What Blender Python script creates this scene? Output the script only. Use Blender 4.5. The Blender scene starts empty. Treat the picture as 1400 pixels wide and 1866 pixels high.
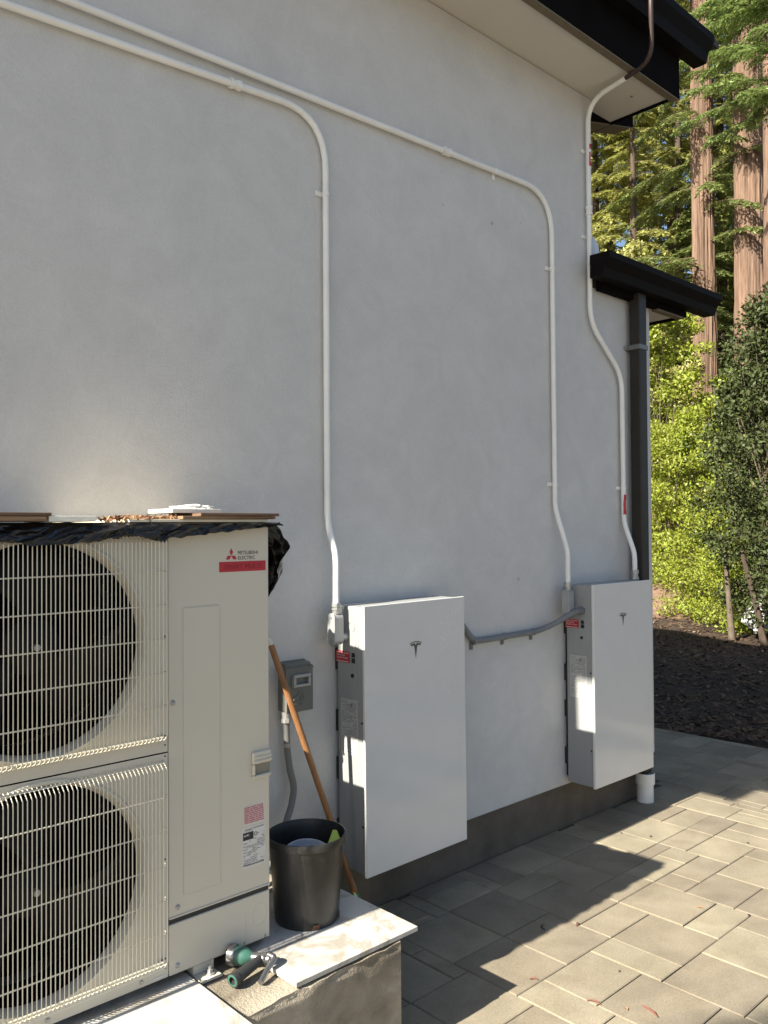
import bpy, bmesh, math, random
import numpy as np
from mathutils import Vector, Matrix
random.seed(7); rng = np.random.default_rng(11)
scn = bpy.context.scene
COL = scn.collection
R = math.radians

# ------------------------------------------------------------------ camera
cd = bpy.data.cameras.new('camera'); cam = bpy.data.objects.new('camera', cd); COL.objects.link(cam)
cd.sensor_fit = 'VERTICAL'; cd.sensor_height = 36; cd.lens = 29.385; cd.clip_start = .05; cd.clip_end = 600
cam.matrix_world = Matrix(((0.73258607, -0.00721703, -0.68063615, 0),
                           (-0.68064295, -0.01738040, -0.73240910, -2.75),
                           (-0.00654391, 0.99982290, -0.01764486, 1.68),
                           (0, 0, 0, 1)))
scn.camera = cam
# ------------------------------------------------------------------ sun + sky
SUN = Vector((-1.342, 0.022, 1.0)).normalized()          # towards the sun: along the wall, from the left
elev = math.asin(SUN.z)
w = bpy.data.worlds.new('World'); scn.world = w; w.use_nodes = True
nt = w.node_tree; bg = nt.nodes['Background']
sky = nt.nodes.new('ShaderNodeTexSky'); sky.sky_type = 'NISHITA'; sky.sun_disc = False
sky.sun_elevation = elev; sky.sun_rotation = math.atan2(SUN.x, SUN.y)
sky.altitude = 100; sky.air_density = 1.0; sky.dust_density = 1.6; sky.ozone_density = 1.0
nt.links.new(sky.outputs[0], bg.inputs[0]); bg.inputs[1].default_value = 0.058
sl = bpy.data.lights.new('sun', 'SUN'); sl.energy = 5.0; sl.angle = R(.53); sl.color = (1, .93, .80)
so = bpy.data.objects.new('sun', sl); COL.objects.link(so); so.location = (-20, 0, 16)
so.rotation_euler = SUN.to_track_quat('Z', 'Y').to_euler()
scn.view_settings.view_transform = 'Standard'; scn.view_settings.look = 'None'
scn.view_settings.exposure = 1.55; scn.view_settings.gamma = 1.0; scn.view_settings.use_curve_mapping = False

# ------------------------------------------------------------------ materials
MATS = {}
def mat(name, col, rough=.6, metal=0, var=0, vscale=8, bump=0, bscale=60, spec=.5, col2=None, coat=0,
        objvar=0, island=0, stretch=None, detail=6, v2=0, v2scale=1.2, trans=0, distort=0, speck=0, speckscale=150, vein=None, veinscale=3):
    if name in MATS: return MATS[name]
    m = bpy.data.materials.new(name); m.use_nodes = True; n = m.node_tree.nodes; l = m.node_tree.links
    p = n['Principled BSDF']; p.inputs['Roughness'].default_value = rough; p.inputs['Metallic'].default_value = metal
    p.inputs['Specular IOR Level'].default_value = spec
    if coat: p.inputs['Coat Weight'].default_value = coat; p.inputs['Coat Roughness'].default_value = .05
    c = tuple(col) + (1,)
    p.inputs['Base Color'].default_value = c
    tc = n.new('ShaderNodeTexCoord'); src = tc.outputs['Object']
    if objvar:
        geo0 = n.new('ShaderNodeNewGeometry'); src = geo0.outputs['Position']
    if stretch:
        mp = n.new('ShaderNodeMapping'); mp.inputs['Scale'].default_value = stretch; l.new(src, mp.inputs[0]); src = mp.outputs[0]
    out = None
    def mixc(fac, a, b, mode='MIX'):
        x = n.new('ShaderNodeMix'); x.data_type = 'RGBA'; x.blend_type = mode
        if hasattr(fac, 'is_output'): l.new(fac, x.inputs[0])
        else: x.inputs[0].default_value = fac
        for s_, k in ((a, 6), (b, 7)):
            if hasattr(s_, 'is_output'): l.new(s_, x.inputs[k])
            else: x.inputs[k].default_value = s_
        return x.outputs[2]
    def noise(scale, det=6):
        x = n.new('ShaderNodeTexNoise'); x.inputs['Scale'].default_value = scale; x.inputs['Detail'].default_value = det
        x.inputs['Roughness'].default_value = .6; x.inputs['Distortion'].default_value = distort
        l.new(src, x.inputs['Vector']); return x.outputs['Fac']
    def ramp(s_, a, b):
        x = n.new('ShaderNodeMapRange'); l.new(s_, x.inputs[0]); x.inputs[1].default_value = a; x.inputs[2].default_value = b
        return x.outputs[0]
    cur = c
    if var:
        c2 = tuple(col2) + (1,) if col2 else tuple(x * (1 - var) for x in col) + (1,)
        f = ramp(noise(vscale, detail), .35, .68)
        cur = mixc(f, c, c2)
    if v2:
        f = ramp(noise(v2scale, 4), .38, .66)
        cur = mixc(f, cur, mixc(1.0, cur, (1 - v2, 1 - v2, 1 - v2, 1), 'MULTIPLY'))
    if speck:
        f = ramp(noise(speckscale, 3), .42, .60)
        cur = mixc(f, cur, mixc(1.0, cur, (1 - speck, 1 - speck, 1 - speck, 1), 'MULTIPLY'))
    if vein:
        d0 = distort; distort = 1.6; nz_ = noise(veinscale, 8); distort = d0
        sb = n.new('ShaderNodeMath'); sb.operation = 'SUBTRACT'; l.new(nz_, sb.inputs[0]); sb.inputs[1].default_value = .5
        ab = n.new('ShaderNodeMath'); ab.operation = 'ABSOLUTE'; l.new(sb.outputs[0], ab.inputs[0])
        cur = mixc(ramp(ab.outputs[0], .0, .055), tuple(vein) + (1,), cur)
    if objvar or island:
        if objvar:
            oi = n.new('ShaderNodeObjectInfo'); rr = oi.outputs['Random']; amt = objvar
        else:
            ge = n.new('ShaderNodeNewGeometry'); rr = ge.outputs['Random Per Island']; amt = island
        mr = n.new('ShaderNodeMapRange'); l.new(rr, mr.inputs[0]); mr.inputs[3].default_value = 1 - amt; mr.inputs[4].default_value = 1 + amt
        hs = n.new('ShaderNodeHueSaturation'); l.new(mr.outputs[0], hs.inputs['Value'])
        mr2 = n.new('ShaderNodeMapRange'); l.new(rr, mr2.inputs[0]); mr2.inputs[3].default_value = .5 - amt * .05; mr2.inputs[4].default_value = .5 + amt * .05
        l.new(mr2.outputs[0], hs.inputs['Hue'])
        if hasattr(cur, 'is_output'): l.new(cur, hs.inputs['Color'])
        else: hs.inputs['Color'].default_value = cur
        cur = hs.outputs[0]
    if hasattr(cur, 'is_output'): l.new(cur, p.inputs['Base Color'])
    if bump:
        b = n.new('ShaderNodeBump'); b.inputs['Strength'].default_value = bump; b.inputs['Distance'].default_value = .01
        l.new(noise(bscale, 5), b.inputs['Height']); l.new(b.outputs[0], p.inputs['Normal'])
    if trans:
        tr = n.new('ShaderNodeBsdfTranslucent'); ms = n.new('ShaderNodeMixShader'); ms.inputs[0].default_value = trans
        if hasattr(cur, 'is_output'): l.new(cur, tr.inputs[0])
        else: tr.inputs[0].default_value = cur
        l.new(p.outputs[0], ms.inputs[1]); l.new(tr.outputs[0], ms.inputs[2]); l.new(ms.outputs[0], n['Material Output'].inputs[0])
    MATS[name] = m
    return m

STUCCO = mat('stucco', (.58, .573, .555), .88, var=.06, vscale=4.5, bump=.35, bscale=110, v2=.06, v2scale=1.3, col2=(.625, .617, .597), distort=1.5, spec=.2, speck=.05, speckscale=90)
FOUND = mat('foundation_concrete', (.13, .105, .08), .9, var=.35, vscale=6, bump=.3, bscale=70)
SOFFIT = mat('soffit_paint', (.58, .55, .49), .8, var=.06, vscale=3, bump=.05, bscale=120)
BLACKP = mat('black_trim', (.007, .006, .006), .8, var=.3, vscale=5, spec=.03)
GUTTER = mat('dark_bronze_gutter', (.008, .007, .007), .6, var=.3, vscale=4, spec=.06)
TRIMWOOD = mat('eave_underside', (.16, .13, .085), .8, var=.3, vscale=14, stretch=(1, 8, 8))
DOWNS = mat('bronze_downspout', (.030, .028, .024), .5, var=.2, vscale=5, spec=.25)
ROOFM = mat('roofing', (.05, .048, .045), .9, var=.4, vscale=30, bump=.4)
PAINTW = mat('painted_conduit', (.80, .80, .77), .55, var=.08, vscale=9, bump=.06, bscale=160)
BROWNP = mat('brown_conduit', (.05, .03, .024), .5, var=.3, vscale=12)
GREYPVC = mat('grey_pipe', (.17, .18, .19), .5, var=.15, vscale=15)
ZINC = mat('zinc_fitting', (.42, .42, .41), .42, metal=.6, var=.2, vscale=40)
LBM = mat('grey_cast_body', (.36, .37, .37), .5, metal=.2, var=.12, vscale=30)
PWBODY = mat('battery_side_paint', (.29, .30, .30), .5, var=.04, vscale=5)
PWGLASS = mat('battery_front_glass', (.64, .64, .62), .13, var=.04, vscale=3.5, coat=.3, distort=1.5)
PWDARK = mat('black_gap', (.015, .015, .016), .6)
RED = mat('red_sticker', (.42, .02, .03), .5, var=.06, vscale=60)
DRED = mat('dark_red_print', (.20, .008, .015), .5)
WHITEPR = mat('white_print', (.78, .76, .74), .6)
BLACKPR = mat('black_print', (.02, .02, .02), .6)
GREYPR = mat('grey_print', (.20, .20, .20), .7)
PINKPR = mat('pink_print', (.50, .16, .17), .7)
LABEL = mat('paper_label', (.60, .585, .55), .6, var=.05, vscale=30)
SILVERL = mat('silver_label', (.44, .44, .43), .55, var=.06, vscale=40)
CHROME = mat('emblem_chrome', (.16, .155, .13), .3, metal=.7)
CREAM = mat('cream_enamel', (.58, .54, .45), .38, var=.04, vscale=3, coat=.08, v2=.05)
CREAM2 = mat('cream_wire', (.62, .59, .49), .45)
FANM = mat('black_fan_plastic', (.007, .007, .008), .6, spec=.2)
CAVITY = mat('dark_cavity', (.004, .004, .005), .9, spec=.1)
PLASTIC = mat('black_plastic_film', (.006, .006, .006), .17, bump=.22, bscale=42, spec=.45, distort=.8)
PLY = mat('plywood_edge', (.34, .22, .12), .8, var=.6, vscale=6, stretch=(1, 1, 30), col2=(.12, .07, .045))
PLYD = mat('dark_plywood', (.20, .12, .07), .8, var=.55, vscale=5, stretch=(1, 1, 40), col2=(.06, .035, .025))
WHITEB = mat('white_board', (.72, .70, .62), .7, var=.1, vscale=18, bump=.2, bscale=60)
PLASTER = mat('white_plaster', (.74, .72, .68), .9, var=.15, vscale=30, bump=.5, bscale=80)
LEAFDRY = mat('dry_leaf', (.24, .13, .065), .8, island=.45)
MARBLE = mat('marble', (.52, .51, .48), .3, var=.1, vscale=2.0, col2=(.44, .425, .39), distort=1.2, vein=(.32, .29, .24), veinscale=2.6, detail=9)
CONC = mat('pedestal_concrete', (.44, .39, .30), .95, var=.6, vscale=5, bump=.7, bscale=120, col2=(.21, .175, .125), v2=.3, v2scale=2.4, distort=.4)
BUCKM = mat('black_bucket', (.013, .013, .013), .36, var=.5, vscale=7, col2=(.034, .034, .032), bump=.08, bscale=40)
BOWL = mat('blue_grey_plastic', (.48, .51, .55), .45)
LIME = mat('lime_plastic', (.42, .52, .08), .45)
WOODH = mat('varnished_wood', (.33, .155, .062), .42, var=.35, vscale=6, stretch=(14, 14, 1))
GREENP = mat('green_paint', (.07, .14, .06), .5)
NOZG = mat('teal_plastic', (.045, .125, .095), .4)
NOZC = mat('nozzle_chrome', (.22, .22, .22), .3, metal=.8)
NOZB = mat('black_rubber', (.03, .03, .03), .5, bump=.3, bscale=200)
PVC = mat('white_pvc', (.72, .72, .70), .4, var=.06, vscale=10)
DISC = mat('disconnect_paint', (.14, .143, .128), .5, var=.08, vscale=20)
DISCP = mat('disconnect_pull', (.34, .34, .32), .5)
WHIP = mat('grey_liquidtight', (.16, .16, .158), .5)
PAVER = mat('paver_concrete', (.295, .255, .186), .92, var=.22, vscale=6, bump=.25, bscale=260, objvar=.15, col2=(.24, .203, .142), v2=.22, v2scale=2.6, speck=.16, speckscale=130, distort=.5)
SAND = mat('joint_sand', (.14, .12, .09), .95, var=.4, vscale=40, bump=.4, bscale=300)
SOIL = mat('soil_mulch', (.062, .037, .022), .95, var=.5, vscale=9, bump=1, bscale=60, v2=.3, v2scale=.6)
EARTH = mat('bare_earth', (.26, .165, .115), .95, var=.45, vscale=7, bump=1, bscale=40, col2=(.15, .085, .055))
CHIP = mat('bark_chip', (.09, .052, .030), .9, island=.5)
CHIPL = mat('pale_chip', (.26, .20, .15), .9, island=.4)
BARK = mat('redwood_bark', (.225, .15, .105), .95, var=.6, vscale=2.6, bump=1.0, bscale=4, stretch=(9, 9, .7), col2=(.14, .08, .053), v2=.4, v2scale=.6)
BARKD = mat('dark_bark', (.10, .07, .05), .95, var=.5, vscale=5, bump=1, bscale=9, stretch=(5, 5, .8))
TWIG = mat('twig_wood', (.13, .10, .07), .9, var=.4, vscale=8)
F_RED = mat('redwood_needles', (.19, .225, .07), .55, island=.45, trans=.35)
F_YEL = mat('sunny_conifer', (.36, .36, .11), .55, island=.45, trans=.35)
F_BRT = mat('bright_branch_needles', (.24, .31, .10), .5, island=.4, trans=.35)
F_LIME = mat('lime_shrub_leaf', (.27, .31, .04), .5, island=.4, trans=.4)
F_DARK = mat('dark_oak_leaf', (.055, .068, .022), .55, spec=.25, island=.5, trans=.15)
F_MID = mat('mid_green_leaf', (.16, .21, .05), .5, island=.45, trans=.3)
ROCKM = mat('pale_rock', (.42, .42, .42), .9, var=.4, vscale=4, bump=.8, bscale=12)
STONE_D = mat('vent_plastic', (.62, .66, .72), .5)

# ------------------------------------------------------------------ mesh helpers
ORG = {}
def org(o): return ORG.get(o.name, Vector((0, 0, 0))) if o else Vector((0, 0, 0))
def link(name, me, parent=None):
    o = bpy.data.objects.new(name, me); COL.objects.link(o)
    if parent: o.parent = parent; ORG[o.name] = org(parent)
    return o
def tag(o, label=None, cat=None, group=None, kind=None):
    if label: o['label'] = label
    if cat: o['category'] = cat
    if group: o['group'] = group
    if kind: o['kind'] = kind
    return o
def thing(name, loc, label, cat, group=None, local=False):
    o = bpy.data.objects.new(name, None); o.empty_display_size = .05; COL.objects.link(o); o.location = loc
    ORG[o.name] = Vector((0, 0, 0)) if local else Vector(loc)
    return tag(o, label, cat, group)
def part(name, loc, parent):              # empty used as a part that carries sub-parts
    o = bpy.data.objects.new(name, None); o.empty_display_size = .03; COL.objects.link(o); o.parent = parent
    o.location = Vector(loc) - org(parent); ORG[o.name] = Vector(loc); return o

class MB:
    def __init__(s): s.v = []; s.f = []
    def add(s, vs, fs):
        b = len(s.v); s.v += [tuple(x) for x in vs]; s.f += [tuple(i + b for i in f) for f in fs]; return s
    def box(s, x0, x1, y0, y1, z0, z1):
        return s.add([(x0, y0, z0), (x1, y0, z0), (x1, y1, z0), (x0, y1, z0), (x0, y0, z1), (x1, y0, z1), (x1, y1, z1), (x0, y1, z1)],
                     [(0, 3, 2, 1), (4, 5, 6, 7), (0, 1, 5, 4), (1, 2, 6, 5), (2, 3, 7, 6), (3, 0, 4, 7)])
    def prism(s, poly, ax, a0, a1):
        # poly in the two remaining axes (cyclic order), extruded along ax from a0 to a1
        def mk(p, a):
            q = [0, 0, 0]; o = [i for i in range(3) if i != ax]; q[o[0]] = p[0]; q[o[1]] = p[1]; q[ax] = a; return q
        n = len(poly); vs = [mk(p, a0) for p in poly] + [mk(p, a1) for p in poly]
        fs = [tuple(range(n))[::-1], tuple(range(n, 2 * n))] + [(i, (i + 1) % n, (i + 1) % n + n, i + n) for i in range(n)]
        return s.add(vs, fs)
    def tube(s, pts, r, seg=12, cap=True):
        pts = [Vector(p) for p in pts]; n = len(pts)
        rs = r if hasattr(r, '__len__') else [r] * n
        t0 = (pts[1] - pts[0]).normalized(); up = Vector((0, 0, 1)) if abs(t0.z) < .9 else Vector((1, 0, 0))
        nrm = (up - t0 * up.dot(t0)).normalized(); vs = []
        for i, p in enumerate(pts):
            t = (pts[min(i + 1, n - 1)] - pts[max(i - 1, 0)]).normalized()
            nrm = (nrm - t * nrm.dot(t)).normalized(); bi = t.cross(nrm)
            for k in range(seg):
                a = 2 * math.pi * k / seg; vs.append(p + (nrm * math.cos(a) + bi * math.sin(a)) * rs[i])
        fs = [(i * seg + k, i * seg + (k + 1) % seg, (i + 1) * seg + (k + 1) % seg, (i + 1) * seg + k) for i in range(n - 1) for k in range(seg)]
        if cap: fs += [tuple(range(seg))[::-1], tuple((n - 1) * seg + k for k in range(seg))]
        return s.add(vs, fs)
    def lathe(s, prof, c, axis=(0, 0, 1), seg=32):
        ax = Vector(axis).normalized(); up = Vector((1, 0, 0)) if abs(ax.x) < .9 else Vector((0, 0, 1))
        a = (up - ax * up.dot(ax)).normalized(); b = ax.cross(a); c = Vector(c); vs = []
        for (r, h) in prof:
            for k in range(seg):
                t = 2 * math.pi * k / seg; vs.append(c + ax * h + (a * math.cos(t) + b * math.sin(t)) * r)
        n = len(prof)
        fs = [(i * seg + k, i * seg + (k + 1) % seg, (i + 1) * seg + (k + 1) % seg, (i + 1) * seg + k) for i in range(n - 1) for k in range(seg)]
        return s.add(vs, fs)
    def disc(s, c, r, axis, seg=20, th=.001): return s.lathe([(0.0001, 0), (r, 0), (r, th), (.0001, th)], c, axis, seg)
    def build(s, name, m, parent=None, smooth=False, bevel=0, bseg=2):
        me = bpy.data.meshes.new(name); o_ = org(parent)
        me.from_pydata([(x - o_.x, y - o_.y, z - o_.z) for x, y, z in s.v], [], s.f)
        bm = bmesh.new(); bm.from_mesh(me)
        bmesh.ops.recalc_face_normals(bm, faces=bm.faces)
        if bevel:
            es = [e for e in bm.edges if len(e.link_faces) == 2 and e.calc_face_angle(0) > .5]
            bmesh.ops.bevel(bm, geom=es, offset=bevel, segments=bseg, profile=.5, affect='EDGES', clamp_overlap=True)
        bm.to_mesh(me); bm.free()
        if smooth and not bevel:
            me.polygons.foreach_set('use_smooth', [True] * len(me.polygons))
            try: me.set_sharp_from_angle(angle=R(40))
            except Exception: pass
        me.materials.append(m); me.update()
        return link(name, me, parent)
def rbox(name, m, parent, x0, x1, y0, y1, z0, z1, bev=.003, seg=2):
    return MB().box(x0, x1, y0, y1, z0, z1).build(name, m, parent, bevel=bev, bseg=seg, smooth=bev > 0)
def fillet(pts, rad, n=8):
    pts = [Vector(p) for p in pts]; out = [pts[0]]
    for i in range(1, len(pts) - 1):
        r = rad[i - 1] if hasattr(rad, '__len__') else rad
        a = (pts[i - 1] - pts[i]).normalized(); b = (pts[i + 1] - pts[i]).normalized()
        ang = a.angle(b)
        d = min(r / math.tan(ang / 2), (pts[i - 1] - pts[i]).length * .49, (pts[i + 1] - pts[i]).length * .49)
        p0 = pts[i] + a * d; p2 = pts[i] + b * d
        for k in range(n + 1):
            t = k / n; out.append(p0 * (1 - t) ** 2 + pts[i] * 2 * t * (1 - t) * .5 * (1 + 1) + p2 * t ** 2 if False else (p0 * (1 - t) ** 2 + pts[i] * 2 * t * (1 - t) + p2 * t ** 2))
    out.append(pts[-1]); return out
def text(name, body, size, origin, right, up, m, parent, align='LEFT', sx=1.0, lift=.0006, depth=.0):
    cu = bpy.data.curves.new(name, 'FONT'); cu.body = body; cu.size = size; cu.align_x = align; cu.resolution_u = 3
    ob = bpy.data.objects.new(name, cu); me = bpy.data.meshes.new_from_object(ob)
    bpy.data.objects.remove(ob); 
    r = Vector(right).normalized(); u = Vector(up).normalized(); nn = r.cross(u); o_ = org(parent)
    for v in me.vertices:
        p = Vector(origin) + r * v.co.x * sx + u * v.co.y + nn * lift - o_; v.co = p
    me.materials.clear(); me.materials.append(m); me.name = name
    return link(name, me, parent)
def quadbars(mb, origin, right, up, bars, lift=.0008):
    r = Vector(right).normalized(); u = Vector(up).normalized(); nn = r.cross(u); o = Vector(origin) + nn * lift
    for (x0, x1, y0, y1) in bars:
        mb.add([o + r * x0 + u * y0, o + r * x1 + u * y0, o + r * x1 + u * y1, o + r * x0 + u * y1], [(0, 1, 2, 3)])
def np_mesh(name, V, F, m, parent=None, smooth=False):
    # V (n,3), F (k,4) all quads
    me = bpy.data.meshes.new(name); o_ = org(parent); V = V - np.array(o_)
    me.vertices.add(len(V)); me.vertices.foreach_set('co', V.astype(np.float32).ravel())
    k = F.shape[1]
    me.loops.add(F.size); me.loops.foreach_set('vertex_index', F.astype(np.int32).ravel())
    me.polygons.add(len(F)); me.polygons.foreach_set('loop_start', np.arange(0, F.size, k, dtype=np.int32))
    me.polygons.foreach_set('loop_total', np.full(len(F), k, dtype=np.int32))
    if smooth: me.polygons.foreach_set('use_smooth', np.ones(len(F), dtype=bool))
    me.update(calc_edges=True); me.validate(); me.materials.append(m)
    return link(name, me, parent)
def copy_tree(o, parent=None):
    c = o.copy(); COL.objects.link(c); c.parent = parent
    for ch in list(o.children): copy_tree(ch, c)
    return c

# ------------------------------------------------------------------ ground
g = MB()
for i in range(1):
    g.add([(-300, -300, -.09), (300, -300, -.09), (300, 300, -.09), (-300, 300, -.09)], [(0, 1, 2, 3)])
tag(g.build('ground', SOIL), kind='structure')
# gently uneven mulch bed beyond the patio
nx, ny = 70, 60
xs = np.linspace(6.40, 30, nx); ys = np.linspace(-10, 18, ny)
XX, YY = np.meshgrid(xs, ys, indexing='ij')
ZZ = -.03 + .03 * np.sin(XX * 1.3 + YY * .7) + .025 * np.sin(YY * 2.1 - XX * .6) + .05 * np.clip((XX - 11) / 8, 0, 1) ** 1.2
ZZ[0, :] = -.02
V = np.stack([XX, YY, ZZ], -1).reshape(-1, 3)
F = np.array([(i * ny + j, (i + 1) * ny + j, (i + 1) * ny + j + 1, i * ny + j + 1) for i in range(nx - 1) for j in range(ny - 1)])
tag(np_mesh('mulch_bed', V, F, SOIL, smooth=True), kind='structure')
# bare sunlit earth rising behind the bed
nx, ny = 30, 30
xs = np.linspace(12.6, 20, nx); ys = np.linspace(3.6, 11, ny); XX, YY = np.meshgrid(xs, ys, indexing='ij')
tt_ = np.clip((XX - 12.8) / 5, 0, 1); ZZ = -.12 + .55 * tt_ + .03 * np.sin(XX * 3 + YY * 2) + .02 * np.sin(YY * 7) 
ZZ -= .4 * np.clip((4.3 - YY) / .7, 0, 1)
V = np.stack([XX, YY, ZZ], -1).reshape(-1, 3); F = np.array([(i * ny + j, (i + 1) * ny + j, (i + 1) * ny + j + 1, i * ny + j + 1) for i in range(nx - 1) for j in range(ny - 1)])
tag(np_mesh('bare_earth', V, F, EARTH, smooth=True), kind='structure')
# mulch chips and fallen bits
def chips(name, n, m, size, label):
    cx = 6.45 + (rng.random(n) ** 1.5) * 10; cy = rng.uniform(-3.5, 6.5, n)
    cz = .0 + .03 * np.sin(cx * 1.3 + cy * .7) + .025 * np.sin(cy * 2.1 - cx * .6) + .05 * np.clip((cx - 11) / 8, 0, 1) ** 1.2 - .02
    a = rng.uniform(0, 6.28, n); t = rng.uniform(-.5, .5, n); L = size * rng.uniform(.5, 1.6, n); Wd = L * rng.uniform(.25, .6, n)
    d = np.stack([np.cos(a) * np.cos(t), np.sin(a) * np.cos(t), np.sin(t)], -1); sd = np.stack([-np.sin(a), np.cos(a), rng.uniform(-.4, .4, n)], -1)
    c = np.stack([cx, cy, cz + .01], -1)
    V = np.stack([c - d * L[:, None], c + sd * Wd[:, None], c + d * L[:, None], c - sd * Wd[:, None]], 1).reshape(-1, 3)
    o = np_mesh(name, V, np.arange(4 * n).reshape(-1, 4), m); tag(o, label, 'mulch', kind='stuff')
chips('bark_mulch', 26000, CHIP, .030, 'dark bark mulch chips covering the planting bed')
chips('pale_debris', 420, CHIPL, .028, 'pale scattered wood flakes on the dark mulch')

# ------------------------------------------------------------------ patio
patio = MB().add([(-3.0, -4.6, -.012), (6.375, -4.6, -.012), (6.375, 6.0, -.012), (-3.0, 6.0, -.012)], [(0, 1, 2, 3)]).build('patio', SAND)
tag(patio, kind='structure')
Q = .0767; X0 = 2.395; Y0 = -.24
NI0, NI1, NJ0, NJ1 = -60, 52, -18, 50
occ = {}
pieces = []
def put(i0, i1, j0, j1):
    pieces.append((i0, i1, j0, j1))
    for i in range(i0, i1):
        for j in range(j0, j1): occ[(i, j)] = 1
for p_ in [(6, 8, 8, 12), (8, 12, 8, 12), (8, 12, 6, 8), (12, 16, 6, 10), (12, 16, 10, 12), (16, 20, 8, 11), (16, 18, 6, 8), (2, 6, 8, 11), (2, 6, 11, 15),
           (6, 10, 12, 16), (10, 14, 12, 16), (14, 16, 12, 16), (16, 20, 11, 14), (18, 22, 6, 8), (8, 12, 0, 2), (8, 12, 2, 6), (4, 8, 0, 4), (0, 4, 0, 4), (12, 15, 0, 4),
           (15, 19, 0, 4), (4, 8, 4, 8), (0, 4, 4, 8), (12, 16, 4, 6), (16, 20, 4, 6), (19, 22, 0, 3), (22, 26, 0, 3), (22, 26, 3, 5), (22, 26, 5, 8), (20, 24, 8, 12)]: put(*p_)
def free(i0, i1, j0, j1):
    if i1 > NI1 or j1 > NJ1: return False
    for i in range(i0, i1):
        for j in range(j0, j1):
            if (i, j) in occ: return False
    return True
for j in range(NJ0, NJ1):
    for i in range(NI0, NI1):
        if (i, j) in occ: continue
        opts = [(4, 4)] * 5 + [(4, 2)] * 2 + [(2, 4)] * 2 + [(4, 3)] * 3 + [(3, 4)] * 2 + [(6, 4)] * 1
        random.shuffle(opts)
        for (a, b) in opts + [(3, 3), (2, 3), (3, 2), (2, 2), (1, 3), (3, 1), (1, 2), (2, 1), (1, 1)]:
            if free(i, i + a, j, j + b): put(i, i + a, j, j + b); break
pm = {}
def paver_verts(wx, wy):
    g_ = .0022; c_ = .0032; a, b = wx / 2 - g_, wy / 2 - g_
    vs = [(-a, -b, -.05), (a, -b, -.05), (a, b, -.05), (-a, b, -.05), (-a, -b, -c_), (a, -b, -c_), (a, b, -c_), (-a, b, -c_),
          (-a + c_, -b + c_, 0), (a - c_, -b + c_, 0), (a - c_, b - c_, 0), (-a + c_, b - c_, 0)]
    fs = [(8, 9, 10, 11)] + [(i, (i + 1) % 4, (i + 1) % 4 + 4, i + 4) for i in range(4)] + [(i + 4, (i + 1) % 4 + 4, (i + 1) % 4 + 8, i + 8) for i in range(4)]
    return vs, fs
far = MB(); MW = cam.matrix_world.inverted()
def inframe(x, y, z, mgn=1.12):
    p = MW @ Vector((x, y, z))
    if p.z > -.2: return False
    fx = cd.lens / 36 * 1024 / 384
    return abs(p.x / -p.z * fx) < mgn and abs(p.y / -p.z * cd.lens / 18) < mgn
npv = 0
for (i0, i1, j0, j1) in pieces:
    x = X0 + Q * (i0 + i1) / 2; y = Y0 - Q * (j0 + j1) / 2; wx = Q * (i1 - i0); wy = Q * (j1 - j0)
    yt = y + wy / 2; yb = y - wy / 2
    if x < 4.95 and yb > .0: continue
    if x + wx / 2 < 1.8 and y > -.75: continue
    if x < 4.9 and yt > .02: wy = .01 - yb; y = yb + wy / 2
    if wy < .02: continue
    dz = random.uniform(-.0012, .0012)
    vis = inframe(x, y, 0) and not (x < 4.85 and y > .02)
    if vis and npv < 300:
        key = (round(wx, 4), round(wy, 4))
        if key not in pm:
            me = bpy.data.meshes.new('paver'); vs, fs = paver_verts(wx, wy); me.from_pydata(vs, [], fs); me.materials.append(PAVER); me.update(); pm[key] = me
        o = bpy.data.objects.new('paver', pm[key]); COL.objects.link(o); o.parent = patio; o.location = (x, y, dz)
        o.rotation_euler = (random.uniform(-.002, .002), random.uniform(-.002, .002), 0); npv += 1
    else:
        vs, fs = paver_verts(wx, wy); far.add([(a + x, b + y, c + dz) for a, b, c in vs], fs)
tag(far.build('paver_field', PAVER, patio), kind='stuff')

# unseen pale ground added around the viewer to bounce sun onto the wall
bounce_gr = MB(); bounce_gr.box(-16, 6.37, -18, -4.61, -.08, -.012); bounce_gr.box(-16, -3.01, -4.61, 9, -.08, -.0125)
tag(bounce_gr.build('bounce_ground', mat('bounce_ground_concrete', (.36, .335, .285), .92, var=.2, vscale=2, bump=.2, bscale=120)), kind='structure')
# ------------------------------------------------------------------ house
house = thing('house', (-.5, 0, 0), 'grey stucco house with black eaves and two roof levels', 'house')
MB().prism([(-.5, .235), (4.895, .235), (4.895, 3.085), (4.25, 3.085), (4.25, 4.203), (-.5, 4.203)], 1, 0, .25).build('front_wall', STUCCO, house, bevel=.006, smooth=True)
MB().box(-.48, 4.885, .014, .24, -.1, .235).build('foundation', FOUND, house)
MB().box(4.0, 4.245, .252, 7.9, .1, 4.198).build('side_wall', STUCCO, house)
MB().box(4.65, 4.885, .252, 3.0, .1, 3.04).build('wing_wall', STUCCO, house)
MB().box(-.49, -.25, .252, 7.9, .1, 4.198).build('end_wall', STUCCO, house)
MB().box(-.24, 3.99, 7.6, 7.85, .1, 4.198).build('back_wall', STUCCO, house)
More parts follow.
